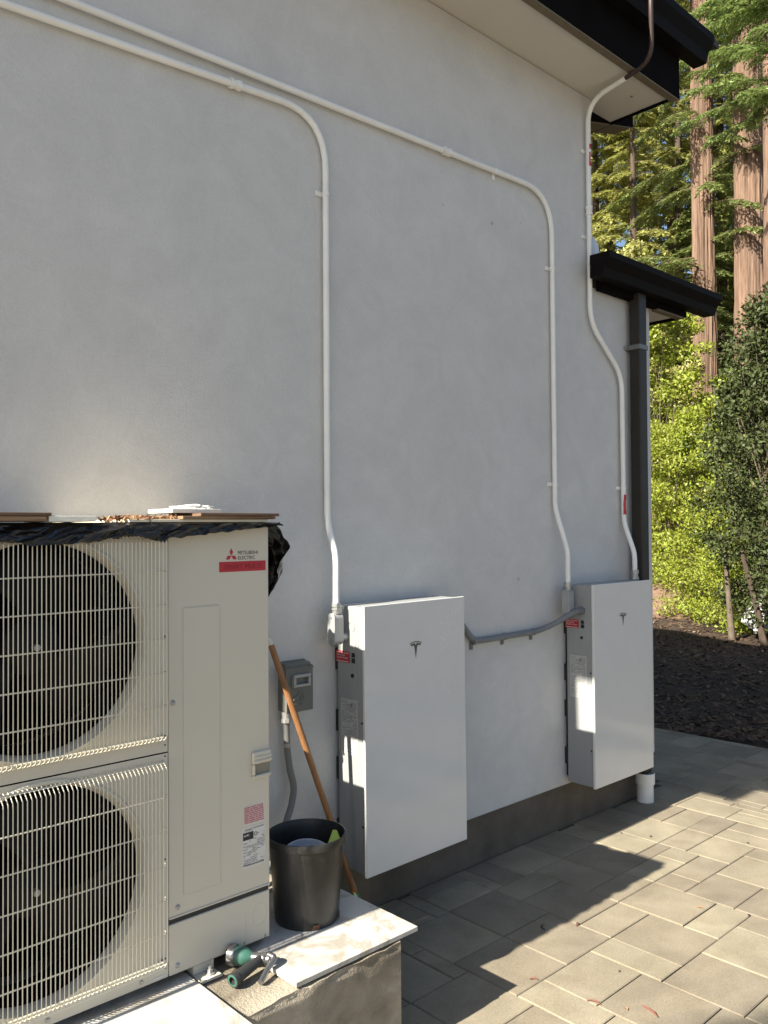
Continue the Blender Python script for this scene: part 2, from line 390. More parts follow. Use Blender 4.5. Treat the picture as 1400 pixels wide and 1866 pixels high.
# main eave
XL = -.62
MB().box(XL, 4.60, -.312, 7.95, 4.206, 4.222).build('soffit', SOFFIT, house)
MB().box(XL, 4.63, -.362, -.314, 4.198, 4.56).build('fascia_board', BLACKP, house, bevel=.003)
MB().box(XL, 4.62, -.359, -.317, 4.188, 4.197).build('fascia_underside', TRIMWOOD, house)
MB().box(4.601, 4.632, -.310, 7.95, 4.214, 4.50).build('rake_board', BLACKP, house)
MB().box(4.585, 4.600, -.310, 4.0, 4.192, 4.205).build('soffit_trim', BLACKP, house)
def gutter(x0, x1, yb, zb, h, wd, name='gutter'):
    # K-style section, open top, in the YZ plane
    t = .004
    pr = [(yb, zb + h), (yb, zb), (yb - wd * .62, zb), (yb - wd * .72, zb + h * .35), (yb - wd, zb + h * .72), (yb - wd, zb + h),
          (yb - wd + .012, zb + h), (yb - wd + .012, zb + h * .74), (yb - wd * .68, zb + h * .38), (yb - wd * .6, zb + t), (yb - t, zb + t), (yb - t, zb + h)]
    ou = [(yb, zb + h), (yb, zb), (yb - wd * .62, zb), (yb - wd * .72, zb + h * .35), (yb - wd, zb + h * .72), (yb - wd, zb + h)]
    m_ = MB().prism(pr, 0, x0, x1); m_.prism(ou, 0, x0 - .003, x0 - .0005); m_.prism(ou, 0, x1 + .0005, x1 + .003)
    return m_.build(name, GUTTER, house)
gutter(XL, 4.80, -.364, 4.44, .155, .13)
MB().add([(XL, -.44, 4.60), (4.98, -.44, 4.60), (4.98, 4.0, 5.55), (XL, 4.0, 5.55), (XL, 8.5, 4.60), (4.98, 8.5, 4.60),
          (XL, -.44, 4.64), (4.98, -.44, 4.64), (4.98, 4.0, 5.61), (XL, 4.0, 5.61), (XL, 8.5, 4.64), (4.98, 8.5, 4.64)],
         [(0, 1, 2, 3), (3, 2, 5, 4), (6, 7, 8, 9), (9, 8, 11, 10), (0, 1, 7, 6), (1, 2, 8, 7), (2, 5, 11, 8), (0, 3, 9, 6), (3, 4, 10, 9), (4, 5, 11, 10)]).build('roof', ROOFM, house)
for xx in (4.24,):
    MB().prism([(.0, 4.222), (7.9, 4.222), (3.95, 5.5)], 0, 4.0, xx).build('gable_wall', STUCCO, house)
MB().prism([(.0, 4.222), (7.9, 4.222), (3.95, 5.5)], 0, -.48, -.3).build('gable_wall', STUCCO, house)
# black end return under the eave corner
MB().add([(4.27, .08, 4.195), (4.86, .08, 4.345), (4.86, .08, 4.265), (4.27, .08, 4.12), (4.27, .16, 4.195), (4.86, .16, 4.345), (4.86, .16, 4.265), (4.27, .16, 4.12)],
         [(0, 1, 2, 3), (7, 6, 5, 4), (0, 4, 5, 1), (1, 5, 6, 2), (2, 6, 7, 3), (3, 7, 4, 0)]).build('eave_return', BLACKP, house)
MB().add([(4.27, .082, 4.118), (4.84, .082, 4.258), (4.84, .21, 4.258), (4.27, .21, 4.118), (4.27, .082, 4.112), (4.84, .082, 4.252), (4.84, .21, 4.252), (4.27, .21, 4.112)],
         [(0, 1, 2, 3), (7, 6, 5, 4), (0, 4, 5, 1), (1, 5, 6, 2), (2, 6, 7, 3), (3, 7, 4, 0)]).build('return_soffit', TRIMWOOD, house)
# lower wing eave
MB().box(4.262, 5.27, -.06, -.012, 3.062, 3.24).build('lower_fascia', BLACKP, house, bevel=.002)
MB().box(4.9, 5.25, -.010, 3.0, 3.075, 3.09).build('lower_soffit', SOFFIT, house)
MB().box(4.9, 5.24, -.057, -.013, 3.050, 3.061).build('lower_fascia_underside', TRIMWOOD, house)
MB().box(5.252, 5.28, -.008, 3.0, 3.06, 3.24).build('lower_rake_board', BLACKP, house)
gutter(4.125, 5.50, -.064, 3.10, .13, .13, 'lower_gutter')
MB().add([(4.256, -.12, 3.21), (5.3, -.12, 3.21), (5.3, 3.1, 4.0), (4.256, 3.1, 4.0), (4.256, -.12, 3.245), (5.3, -.12, 3.245), (5.3, 3.1, 4.04), (4.256, 3.1, 4.04)],
         [(0, 1, 2, 3), (4, 5, 6, 7), (0, 1, 5, 4), (1, 2, 6, 5), (2, 3, 7, 6), (3, 0, 4, 7)]).build('lower_roof', ROOFM, house)
dome = MB().lathe([(.05, -.06), (.056, 0), (.054, .03), (.042, .07), (.022, .098), (.002, .108)], (4.315, .06, 3.31), seg=20).build('roof_vent', STONE_D, house, smooth=True)
ds = MB().box(4.60, 4.685, -.098, -.028, .17, 3.102).build('downspout', DOWNS, house, bevel=.006, smooth=True)
MB().box(4.594, 4.691, -.103, -.004, 2.755, 2.785).build('strap', mat('dull_strap', (.16, .16, .155), .45, metal=.4), ds, bevel=.002)
MB().disc((4.585, -.004, 2.77), .012, (0, -1, 0), 10, .012).build('strap_screw', ZINC, ds)
MB().disc((4.40, -.18, 4.2035), .008, (0, 0, -1), 10, .003).build('soffit_screw', GREYPR, house)

WMARK = mat('wall_scuff', (.49, .485, .47), .9, var=.4, vscale=60)
for (x, z, w_, h_) in ((3.33, 3.24, .018, .014), (2.96, 3.24, .010, .012), (3.57, 3.30, .008, .010), (3.52, 1.40, .020, .010)):
    MB().lathe([(.0001, .0006), (w_ * .5, .0005), (w_ * .62, .0001)], (x, -.0001, z), (0, -1, 0), 9).build('wall_mark', WMARK, house)
# ------------------------------------------------------------------ conduits
def ring(mb, c, d, r, L, seg=14):
    d = Vector(d).normalized(); c = Vector(c); mb.tube([c - d * L / 2, c + d * L / 2], r, seg)
def coupling(parent, c, d, r=.0135):
    mb = MB(); d = Vector(d).normalized(); c = Vector(c)
    ring(mb, c, d, r + .0035, .05); ring(mb, c - d * .018, d, r + .007, .014, 8); ring(mb, c + d * .018, d, r + .007, .014, 8)
    mb.build('coupling', PAINTW, parent, smooth=True)
def strap(parent, c, d, side, m=PAINTW, r=.0135):
    c = Vector(c); d = Vector(d).normalized(); sd = Vector(side).normalized(); mb = MB()
    ring(mb, c, d, r + .0025, .018)
    yw = -.003
    a = c + sd * (r * .2); b = c + sd * (r + .028); a.y = yw; b.y = yw
    hw = d * .010
    vs = []
    for p in (a, b):
        for e in (-1, 1):
            vs.append(p + hw * e + Vector((0, -.0045, 0))); vs.append(p + hw * e + Vector((0, .0015, 0)))
    mb.add(vs, [(0, 2, 6, 4), (1, 5, 7, 3), (0, 1, 3, 2), (4, 6, 7, 5), (0, 4, 5, 1), (2, 3, 7, 6)])
    mb.disc(b - sd * .011 + Vector((0, -.003, 0)), .005, (0, -1, 0), 8, .004)
    mb.build('strap', m, parent, smooth=True)
def lb(parent, x, y, z0, z1, xb):
    # access body whose oval cover looks along -X
    hw = .0215; poly = []
    for k in range(13):
        a = math.pi * k / 12; poly.append((y + hw * math.cos(a), z1 - hw + hw * math.sin(a)))
    for k in range(13):
        a = math.pi + math.pi * k / 12; poly.append((y + hw * math.cos(a), z0 + hw + hw * math.sin(a)))
    o = MB().prism(poly, 0, x, x + .045).build('conduit_body', LBM, parent, bevel=.002, smooth=True)
    p2 = [(y + (a - y) * 1.08, (z0 + z1) / 2 + (b - (z0 + z1) / 2) * 1.03) for a, b in poly]
    c = MB().prism(p2, 0, x - .005, x - .0005).build('cover', LBM, o, bevel=.0015, smooth=True)
    MB().disc((x - .005, y, z1 - .016), .005, (-1, 0, 0), 8, .003).build('screw', ZINC, o)
    MB().disc((x - .005, y, z0 + .016), .005, (-1, 0, 0), 8, .003).build('screw', ZINC, o)
    mb = MB(); mb.tube([(x + .044, y, z0 + .03), (xb, y, z0 + .03)], .016, 14); mb.tube([(xb - .008, y, z0 + .03), (xb - .001, y, z0 + .03)], .022, 8)
    mb.build('nipple', LBM, o, smooth=True)
    mb = MB(); mb.tube([(x + .022, y, z1 - .002), (x + .022, y, z1 + .014)], .017, 14); mb.tube([(x + .022, y, z1 + .014), (x + .022, y, z1 + .024)], .021, 6)
    mb.tube([(x + .022, y, z1 + .027), (x + .022, y, z1 + .042)], .0205, 6); mb.build('connector', ZINC, parent)
def conduit(label, pts, rad, r=.0135, m=PAINTW, loc=None, cat='conduit', group='white conduits on the wall', name='conduit'):
    t = thing(name, loc or pts[-1], label, cat, group)
    MB().tube(fillet(pts, rad), r, 14).build('tube', m, t, smooth=True)
    return t
c1 = conduit('white conduit bending down to the battery nearer the heat pump', [(-.48, -.022, 3.2642), (2.211, -.022, 3.417), (2.211, -.022, 1.70), (2.205, -.085, 1.56), (2.203, -.085, 1.345)], [.22, .25, .2], loc=(2.2, -.085, 1.19))
coupling(c1, (1.763, -.022, 3.3916), (1, 0, .055)); strap(c1, (2.211, -.022, 3.085), (0, 0, 1), (-1, 0, 0)); strap(c1, (.35, -.022, 3.317), (1, 0, .055), (0, 0, -1))
lb(c1, 2.181, -.085, 1.195, 1.325, 2.263)
c2 = conduit('upper white conduit bending down to the battery near the downspout', [(-.48, -.022, 3.3952), (3.815, -.022, 3.518), (3.821, -.022, 1.78), (3.845, -.085, 1.54), (3.845, -.085, 1.345)], [.24, .25, .2], loc=(3.845, -.085, 1.19))
coupling(c2, (2.962, -.022, 3.4936), (1, 0, .028)); strap(c2, (3.816, -.022, 3.10), (0, 0, 1), (-1, 0, 0)); strap(c2, (3.8206, -.022, 1.908), (0, 0, 1), (-1, 0, 0)); strap(c2, (3.335, -.022, 3.504), (1, 0, .028), (0, 0, -1))
strap(c2, (.6, -.022, 3.432), (1, 0, .028), (0, 0, -1))
lb(c2, 3.823, -.085, 1.192, 1.330, 3.909)
c3 = conduit('white conduit with red stickers dropping from the eave beside the downspout', [(4.135, -.30, 4.168), (4.173, -.028, 4.150), (4.175, -.028, 2.86), (4.508, -.028, 2.59), (4.515, -.028, 1.70), (4.497, -.108, 1.51), (4.497, -.108, 1.40)], [.22, .22, .22, .2, .2], r=.0142, loc=(4.497, -.108, 1.358))
coupling(c3, (4.175, -.028, 3.51), (0, 0, 1), .0142); strap(c3, (4.175, -.028, 3.36), (0, 0, 1), (-1, 0, 0), r=.0142); strap(c3, (4.514, -.028, 1.905), (0, 0, 1), (-1, 0, 0), r=.0142)
strap(c3, (4.175, -.028, 3.86), (0, 0, 1), (-1, 0, 0), r=.0142)
MB().tube(fillet([(4.138, -.285, 4.168), (4.09, -.485, 4.175), (4.03, -.515, 4.42), (4.03, -.515, 5.1)], [.12, .3]), .0125, 12).build('brown_tube', BROWNP, c3, smooth=True)
for (za, zb, xx) in ((3.77, 3.90, 4.175), (1.745, 1.865, 4.515)):
    # half-wrap red sticker on the camera side
    mb = MB(); n_ = 8
    for i in range(n_):
        a0 = R(200 + i * 12); a1 = R(200 + (i + 1) * 12); rr = .0150
        mb.add([(xx + rr * math.cos(a0), -.028 + rr * math.sin(a0), za), (xx + rr * math.cos(a1), -.028 + rr * math.sin(a1), za),
                (xx + rr * math.cos(a1), -.028 + rr * math.sin(a1), zb), (xx + rr * math.cos(a0), -.028 + rr * math.sin(a0), zb)], [(0, 1, 2, 3)])
    st = mb.build('red_sticker', RED, c3, smooth=True)
    mb = MB()
    for i in range(7):
        z0 = za + .03 + i * (zb - za - .06) / 7
        mb.box(xx - .002, xx + .004, -.0436, -.0432, z0, z0 + (zb - za - .06) / 7 * .6)
    mb.build('sticker_print', WHITEPR, st)
mb = MB(); mb.tube([(4.497, -.108, 1.356), (4.497, -.108, 1.372)], .024, 8); mb.tube([(4.497, -.108, 1.372), (4.497, -.108, 1.392)], .018, 14); mb.tube([(4.497, -.108, 1.392), (4.497, -.108, 1.412)], .022, 6); mb.build('connector', ZINC, c3)
gp = thing('grey_conduit', (3.4, -.03, 1.1), 'grey plastic conduit sagging across the wall between the two batteries', 'conduit')
MB().tube(fillet([(2.86, -.10, 1.245), (3.045, -.022, 1.205), (3.13, -.022, 1.112), (3.63, -.022, 1.116), (3.74, -.045, 1.14), (3.85, -.128, 1.214), (3.908, -.13, 1.216)], [.1, .12, .3, .2, .08]), .0155, 14).build('tube', GREYPVC, gp, smooth=True)
for xx, zz in ((3.135, 1.113), (3.375, 1.1145), (3.615, 1.116)): strap(gp, (xx, -.022, zz), (1, 0, 0), (0, 0, -1), GREYPVC, .0155)
mb = MB(); mb.tube([(3.885, -.13, 1.216), (3.906, -.13, 1.216)], .024, 6); mb.tube([(3.866, -.129, 1.215), (3.885, -.13, 1.216)], .020, 12); mb.build('connector', GREYPVC, gp)

# ------------------------------------------------------------------ batteries
LEFT = (0, -1, 0); UP = (0, 0, 1)
def make_battery():
    t = thing('wall_battery', (0, 0, 0), '', 'battery', 'home batteries on the wall', local=True)
    br = MB().box(.035, .575, -.026, -.001, .03, 1.06)
    for z0 in (.10, .36, .56, .82): br.box(.016, .034, -.026, -.004, z0, z0 + .09)
    br.build('wall_bracket', PWDARK, t)
    b = MB().box(.008, .601, -.190, -.0275, .004, 1.093).build('body', PWBODY, t, bevel=.005, smooth=True)
    MB().box(.012, .597, -.1935, -.1905, .008, 1.089).build('gasket', PWDARK, t)
    gl = MB().box(0, .609, -.209, -.194, 0, 1.099).build('front_glass', PWGLASS, t, bevel=.003, bseg=3, smooth=True)
    # T-shaped emblem
    em = MB(); y0 = -.2098; cx = .293; cz = .928
    def arc(r0, r1, a0, a1, zc, n=10):
        vs = []; 
        for i in range(n + 1):
            a = a0 + (a1 - a0) * i / n
            vs += [(cx + r0 * math.sin(a), y0, zc + r0 * math.cos(a)), (cx + r1 * math.sin(a), y0, zc + r1 * math.cos(a))]
        em.add(vs, [(2 * i, 2 * i + 1, 2 * i + 3, 2 * i + 2) for i in range(n)])
    arc(.0895, .0935, -.40, .40, cz - .0935)
    arc(.078, .0862, -.37, -.07, cz - .0935); arc(.078, .0862, .07, .37, cz - .0935)
    zt = cz - .0935
    em.add([(cx - .0135, y0, zt + .080), (cx - .0055, y0, zt + .0855), (cx, y0, zt + .077), (cx + .0055, y0, zt + .0855), (cx + .0135, y0, zt + .080), (cx + .0085, y0, zt + .070), (cx, y0, zt + .020), (cx - .0085, y0, zt + .070)],
           [(0, 1, 2, 7), (2, 3, 4, 5), (7, 2, 5, 6)])
    em.build('emblem', CHROME, gl)
    xs_ = .0076
    # side furniture (left face looks along -X)
    pn = MB().box(xs_ - .0016, xs_, -.156, -.113, .762, .905).build('switch_panel', PWBODY, t, bevel=.0008)
    MB().box(xs_ - .004, xs_ - .0017, -.143, -.124, .884, .902).build('switch_window', PWDARK, pn)
    MB().box(xs_ - .005, xs_ - .0017, -.144, -.124, .860, .880).build('switch', PWDARK, pn, bevel=.001)
    MB().lathe([(.0001, 0), (.008, 0), (.008, .004), (.005, .004), (.005, .0015), (.0001, .0015)], (xs_ - .0017, -.128, .808), (-1, 0, 0), 18).build('push_button', BLACKPR, pn)
    for (yy, zz, rr) in ((-.124, 1.009, .019), (-.155, .934, .011), (-.062, 1.03, .014)):
        MB().lathe([(rr, 0), (rr, .0012), (rr - .0015, .0012), (rr - .0015, .0003), (.0001, .0003)], (xs_, yy, zz), (-1, 0, 0), 22).build('knockout', PWBODY, t)
    wl = MB().box(xs_ - .0012, xs_ - .0002, -.108, -.022, .857, .904).build('warning_label', RED, t)
    for k, (s_, sz) in enumerate((('RAPID SHUTDOWN', .0095), ('SWITCH FOR', .0095), ('SOLAR PV SYSTEM', .0095))):
        text('label_print', s_, sz, (xs_ - .0012, -.026, .8935 - k * .0105), LEFT, UP, WHITEPR, wl, sx=.92)
    mb = MB(); quadbars(mb, (xs_ - .0012, -.026, .860), LEFT, UP, [(i * .0085, i * .0085 + .0065, 0, .003) for i in range(9)]); mb.build('label_print', WHITEPR, wl)
    dl = MB().box(xs_ - .0010, xs_ - .0002, -.156, -.050, .478, .708).build('data_label', SILVERL, t)
    mb = MB(); rr = random.Random(3); bars = []
    z = .218
    while z > .006:
        if not (.112 < z < .132):
            x = .006
            while x < .098:
                w_ = rr.uniform(.008, .03); 
                if rr.random() > .22: bars.append((x, min(x + w_, .100), z, z + .0022))
                x += w_ + .003
        z -= .0056
    bars += [(.060, .074, .200, .214)]
    quadbars(mb, (xs_ - .0010, -.050, .478), LEFT, UP, bars); mb.build('label_print', GREYPR, dl)
    mb = MB(); mb.lathe([(.009, 0), (.009, .0004), (.0072, .0004), (.0072, 0)], (xs_ - .0011, -.138, .600), (-1, 0, 0), 18); mb.build('approval_mark', BLACKPR, dl)
    for zz in (.62, .20): MB().lathe([(.0001, .003), (.004, .003), (.005, 0)], (xs_, -.181, zz), (-1, 0, 0), 10).build('screw', PWDARK, t)
    return t
b1 = make_battery(); b1.location = (2.254, 0, .259); b1.rotation_euler = (0, R(-.35), 0)
b1['label'] = 'large pale wall battery with scuffed glossy front, beside the leaning broom'
b2 = copy_tree(b1)
mb = MB(); rr = random.Random(21)
for k in range(46):
    x = rr.gauss(.49, .045); z = rr.choice((rr.uniform(.98, 1.06), rr.uniform(.66, .98), rr.gauss(.95, .05))); L_ = rr.uniform(.006, .035); a_ = rr.uniform(.6, 2.6); wd_ = rr.uniform(.0004, .0010)
    if not .36 < x < .60 or z > 1.08: continue
    d_ = Vector((math.cos(a_), 0, math.sin(a_))); n_ = Vector((-d_.z, 0, d_.x)); c_ = Vector((x, -.2095, z)); bnd = n_ * rr.uniform(-.004, .004)
    mb.add([c_ - d_ * L_ / 2, c_ + bnd - n_ * wd_, c_ + d_ * L_ / 2, c_ + bnd + n_ * wd_], [(0, 1, 2, 3)])
tag(mb.build('scuff_marks', mat('scuff', (.82, .82, .80), .5), [c for c in b1.children if c.name.startswith('front_glass')][0]), kind='stuff'); b2.location = (3.9005, 0, .259); b2.rotation_euler = (0, 0, 0)
b2['label'] = 'farther pale wall battery in front of the brown downspout'

# ------------------------------------------------------------------ disconnect box + whip
dx = thing('disconnect_box', (2.03, 0, .945), 'small grey electrical disconnect box on the wall behind the broom handle', 'electrical box')
MB().box(1.970, 2.094, -.052, -.001, .948, 1.136).build('enclosure', DISC, dx, bevel=.002)
cv = MB().box(1.966, 2.098, -.064, -.0525, .944, 1.122).build('cover', DISC, dx, bevel=.002)
MB().prism([(-.0665, 1.119), (-.0, 1.1415), (-.0, 1.1375), (-.064, 1.113)], 0, 1.964, 2.100).build('top_hood', DISC, dx)
ph = part('pull_handle', (2.03, -.064, 1.07), cv)
for (a, b, c, d_) in ((1.990, 2.074, 1.083, 1.094), (1.990, 2.074, 1.046, 1.056), (1.990, 2.002, 1.0565, 1.0825), (2.063, 2.074, 1.0565, 1.0825)):
    rbox('bar', DISCP, ph, a, b, -.082, -.0645, c, d_, .002)
mb = MB(); y_ = -.0652
mb.tube(fillet([(2.000, y_, .993), (2.006, y_, 1.008), (2.022, y_, 1.010), (2.026, y_, 1.028)], .006), .0022, 8); mb.tube(fillet([(2.000, y_, .993), (2.028, y_, .988), (2.054, y_, .998), (2.041, y_, 1.016)], .01), .0014, 8)
mb.tube([(2.033, y_, .990), (2.033, y_, 1.012)], .0012, 6); mb.build('raised_mark', DISC, cv)
mb = MB()
for k in range(5): mb.box(2.005 + k * .008, 2.010 + k * .008, -.0660, -.0642, .972, .978)
mb.build('raised_letters', DISC, cv)
wh = thing('flexible_conduit', (1.96, -.05, .40), 'grey flexible conduit dropping from the disconnect box behind the black bucket', 'conduit')
MB().tube(fillet([(1.983, -.034, .93), (1.985, -.040, .80), (1.993, -.045, .72), (2.012, -.050, .645), (1.990, -.058, .575), (1.935, -.08, .50), (1.85, -.14, .42), (1.72, -.18, .392)], [.2, .2, .1, .1, .1, .1]), .0135, 14).build('hose', WHIP, wh, smooth=True)
mb = MB(); mb.tube([(1.983, -.034, .912), (1.983, -.034, .947)], .0175, 12); mb.tube([(1.983, -.034, .905), (1.983, -.034, .920)], .021, 8); mb.build('connector', DISCP, wh)
mb = MB(); mb.tube([(1.985, -.0402, .808), (1.985, -.0395, .822)], .0155, 12); mb.build('cable_tie', DISCP, wh)

# ------------------------------------------------------------------ pedestal + marble
ped = MB()
def pedestal():
    me = bpy.data.meshes.new('concrete_pedestal'); bm = bmesh.new()
    bmesh.ops.create_cube(bm, size=1)
    x0, x1, y0, y1, z0, z1 = .30, 1.862, -.812, -.06, -.05, .3585
    for v in bm.verts: v.co = (x0 if v.co.x < 0 else x1, y0 if v.co.y < 0 else y1, z0 if v.co.z < 0 else z1)
    bmesh.ops.subdivide_edges(bm, edges=bm.edges, cuts=46, use_grid_fill=True)
    from mathutils import noise as N
    for v in bm.verts:
        p = v.co.copy(); n_ = N.noise(p * 9) * .006 + N.noise(p * 34) * .0035
        edge = (p.z > z1 - .02) and (p.y < y0 + .025)
        if p.z > z1 - .001 and not edge: n_ *= .3
        d = Vector((0, 0, 0))
        if p.y < y0 + .001: d.y += n_ + (.012 * max(0, N.noise(p * 22) + .25) if edge else 0)
        if p.x > x1 - .001: d.x += n_
        if p.z > z1 - .001: d.z += n_ - (.010 * max(0, N.noise(p * 26) + .3) if edge else 0)
        v.co += d - Vector((0, 0, 0))
    bm.to_mesh(me); bm.free(); me.materials.append(CONC)
    me.polygons.foreach_set('use_smooth', [True] * len(me.polygons)); 
    try: me.set_sharp_from_angle(angle=R(45))
    except Exception: pass
    o = link('concrete_pedestal', me); tag(o, 'rough stained concrete pedestal carrying the heat pump and marble slabs', 'pedestal')
pedestal()
s1 = MB().box(1.452, 1.945, -.806, -.27, .3625, .3775).build('marble_slab', MARBLE, None, bevel=.0015)
tag(s1, 'white marble slab under the black bucket, overhanging the pedestal end', 'slab', 'marble slabs on the pedestal'); s1.rotation_euler = (0, 0, 0)
s2 = MB().box(.52, 1.252, -.90, -.33, .3625, .3765).build('marble_slab', MARBLE, None, bevel=.0015)
tag(s2, 'white marble slab under the fan side of the heat pump, in the bottom corner', 'slab', 'marble slabs on the pedestal')

# ------------------------------------------------------------------ heat pump
HX0, HX1, HXS = .484, 1.534, 1.183          # left, right, seam
HY0, HY1 = -.56, -.195                       # front, back
HZ0, HZ1 = .397, 1.682
hp = thing('heat_pump', (1.0, -.4, .3785), 'tall cream two-fan heat pump outdoor unit wrapped with black plastic on top', 'heat pump')
mb = MB(); mb.box(HX0, HX0 + .004, HY0 + .003, HY1, HZ0, HZ1); mb.box(HX1 - .004, HX1, HY0 + .003, HY1, HZ0, HZ1); mb.box(HX0 + .005, HX1 - .005, HY1 - .004, HY1, HZ0, HZ1)
mb.box(HX0 - .004, HX1 + .004, HY0 - .004, HY1 + .004, HZ1 + .0005, HZ1 + .012); mb.box(HX0 + .005, HX1 - .005, HY0 + .02, HY1 - .005, HZ0, HZ0 + .02)
mb.build('cabinet', CREAM, hp)
MB().box(HXS - .02, HXS - .016, HY0 + .02, HY1 - .006, HZ0 + .021, HZ1).build('partition', CAVITY, hp)
ap = MB().box(HXS + .002, HX1 + .001, HY0, HY0 + .012, .560, HZ1).build('access_panel', CREAM, hp, bevel=.004, bseg=3, smooth=True)
# pressed rectangle on the access panel: a low raised bead
def bead(x0, x1, z0, z1, rc, y, r, name, parent, m=CREAM):
    pts = []
    for (cx, cz, a0) in ((x1 - rc, z1 - rc, 0), (x0 + rc, z1 - rc, 90), (x0 + rc, z0 + rc, 180), (x1 - rc, z0 + rc, 270)):
        for k in range(6):
            a = R(a0 + k * 18); pts.append((cx + rc * math.cos(a), y, cz + rc * math.sin(a)))
    pts.append(pts[0]); return MB().tube(pts, r, 8, cap=False).build(name, m, parent, smooth=True)
MB().box(1.232, 1.354, HY0 - .0022, HY0 - .0002, .616, 1.446).build('pressed_panel', CREAM, ap, bevel=.0020, bseg=3, smooth=True)
bead(1.230, 1.356, .614, 1.448, .008, HY0 + .0012, .0026, 'pressed_edge', ap)
sc = MB().box(HXS + .002, HX1 - .001, HY0 - .001, HY0 + .012, HZ0 + .001, .5435).build('service_cover', CREAM, hp, bevel=.004, bseg=3, smooth=True)
MB().box(HXS + .003, HX1 - .004, HY0 + .002, HY0 + .012, .545, .5585).build('dark_joint', PWDARK, hp)
MB().box(HXS + .002, HX1 + .0005, HY0 - .003, HY0 + .008, .5585, .5645).build('panel_lip', CREAM, hp, bevel=.002)
pts = [(1.495 + .026 * math.cos(a), HY0 - .0008, .478 + .034 * math.sin(a)) for a in np.linspace(0, 2 * math.pi, 25)]
MB().tube(pts, .0012, 6, cap=False).build('knockout', CREAM, sc, smooth=True)
MB().box(1.4445, 1.4455, HY0 - .0016, HY0 - .0008, .400, .50).build('knockout_line', SOFFIT, sc)
for xx in (1.437, 1.514): MB().box(xx, xx + .002, HY0 - .0018, HY0 - .0010, .398, .411).build('notch', PWDARK, sc)
# handle recess at the right edge
hd = part('handle', (1.50, HY0, .94), ap)
MB().box(1.466, 1.5352, HY0 - .012, HY0 - .0003, .946, .984).build('handle_frame', CREAM, hd, bevel=.005, bseg=3)
MB().box(1.466, 1.476, HY0 - .012, HY0 - .0003, .9125, .9455).build('handle_frame', CREAM, hd, bevel=.004, bseg=3)
MB().box(1.466, 1.5352, HY0 - .012, HY0 - .0003, .902, .912).build('handle_frame', CREAM, hd, bevel=.004, bseg=3)
MB().box(1.4765, 1.5354, HY0 - .0025, HY0 - .0004, .9125, .9455).build('grip_hole_shade', mat('grip_shade', (.22, .20, .16), .6), hd)  # darker plate, the shade of the hollow grip put into its colour
for zz in (.952, .964): MB().box(1.472, 1.5358, HY0 - .016, HY0 - .0122, zz, zz + .006).build('rib', CREAM, hd, bevel=.002)
for (xx, zz, on) in ((1.198, 1.176, ap), (1.213, .587, ap), (1.211, .422, sc)):
    MB().lathe([(.0001, .004), (.004, .004), (.0065, .001), (.0085, 0)], (xx, HY0 - .001, zz), (0, -1, 0), 12).build('screw', ZINC, on)
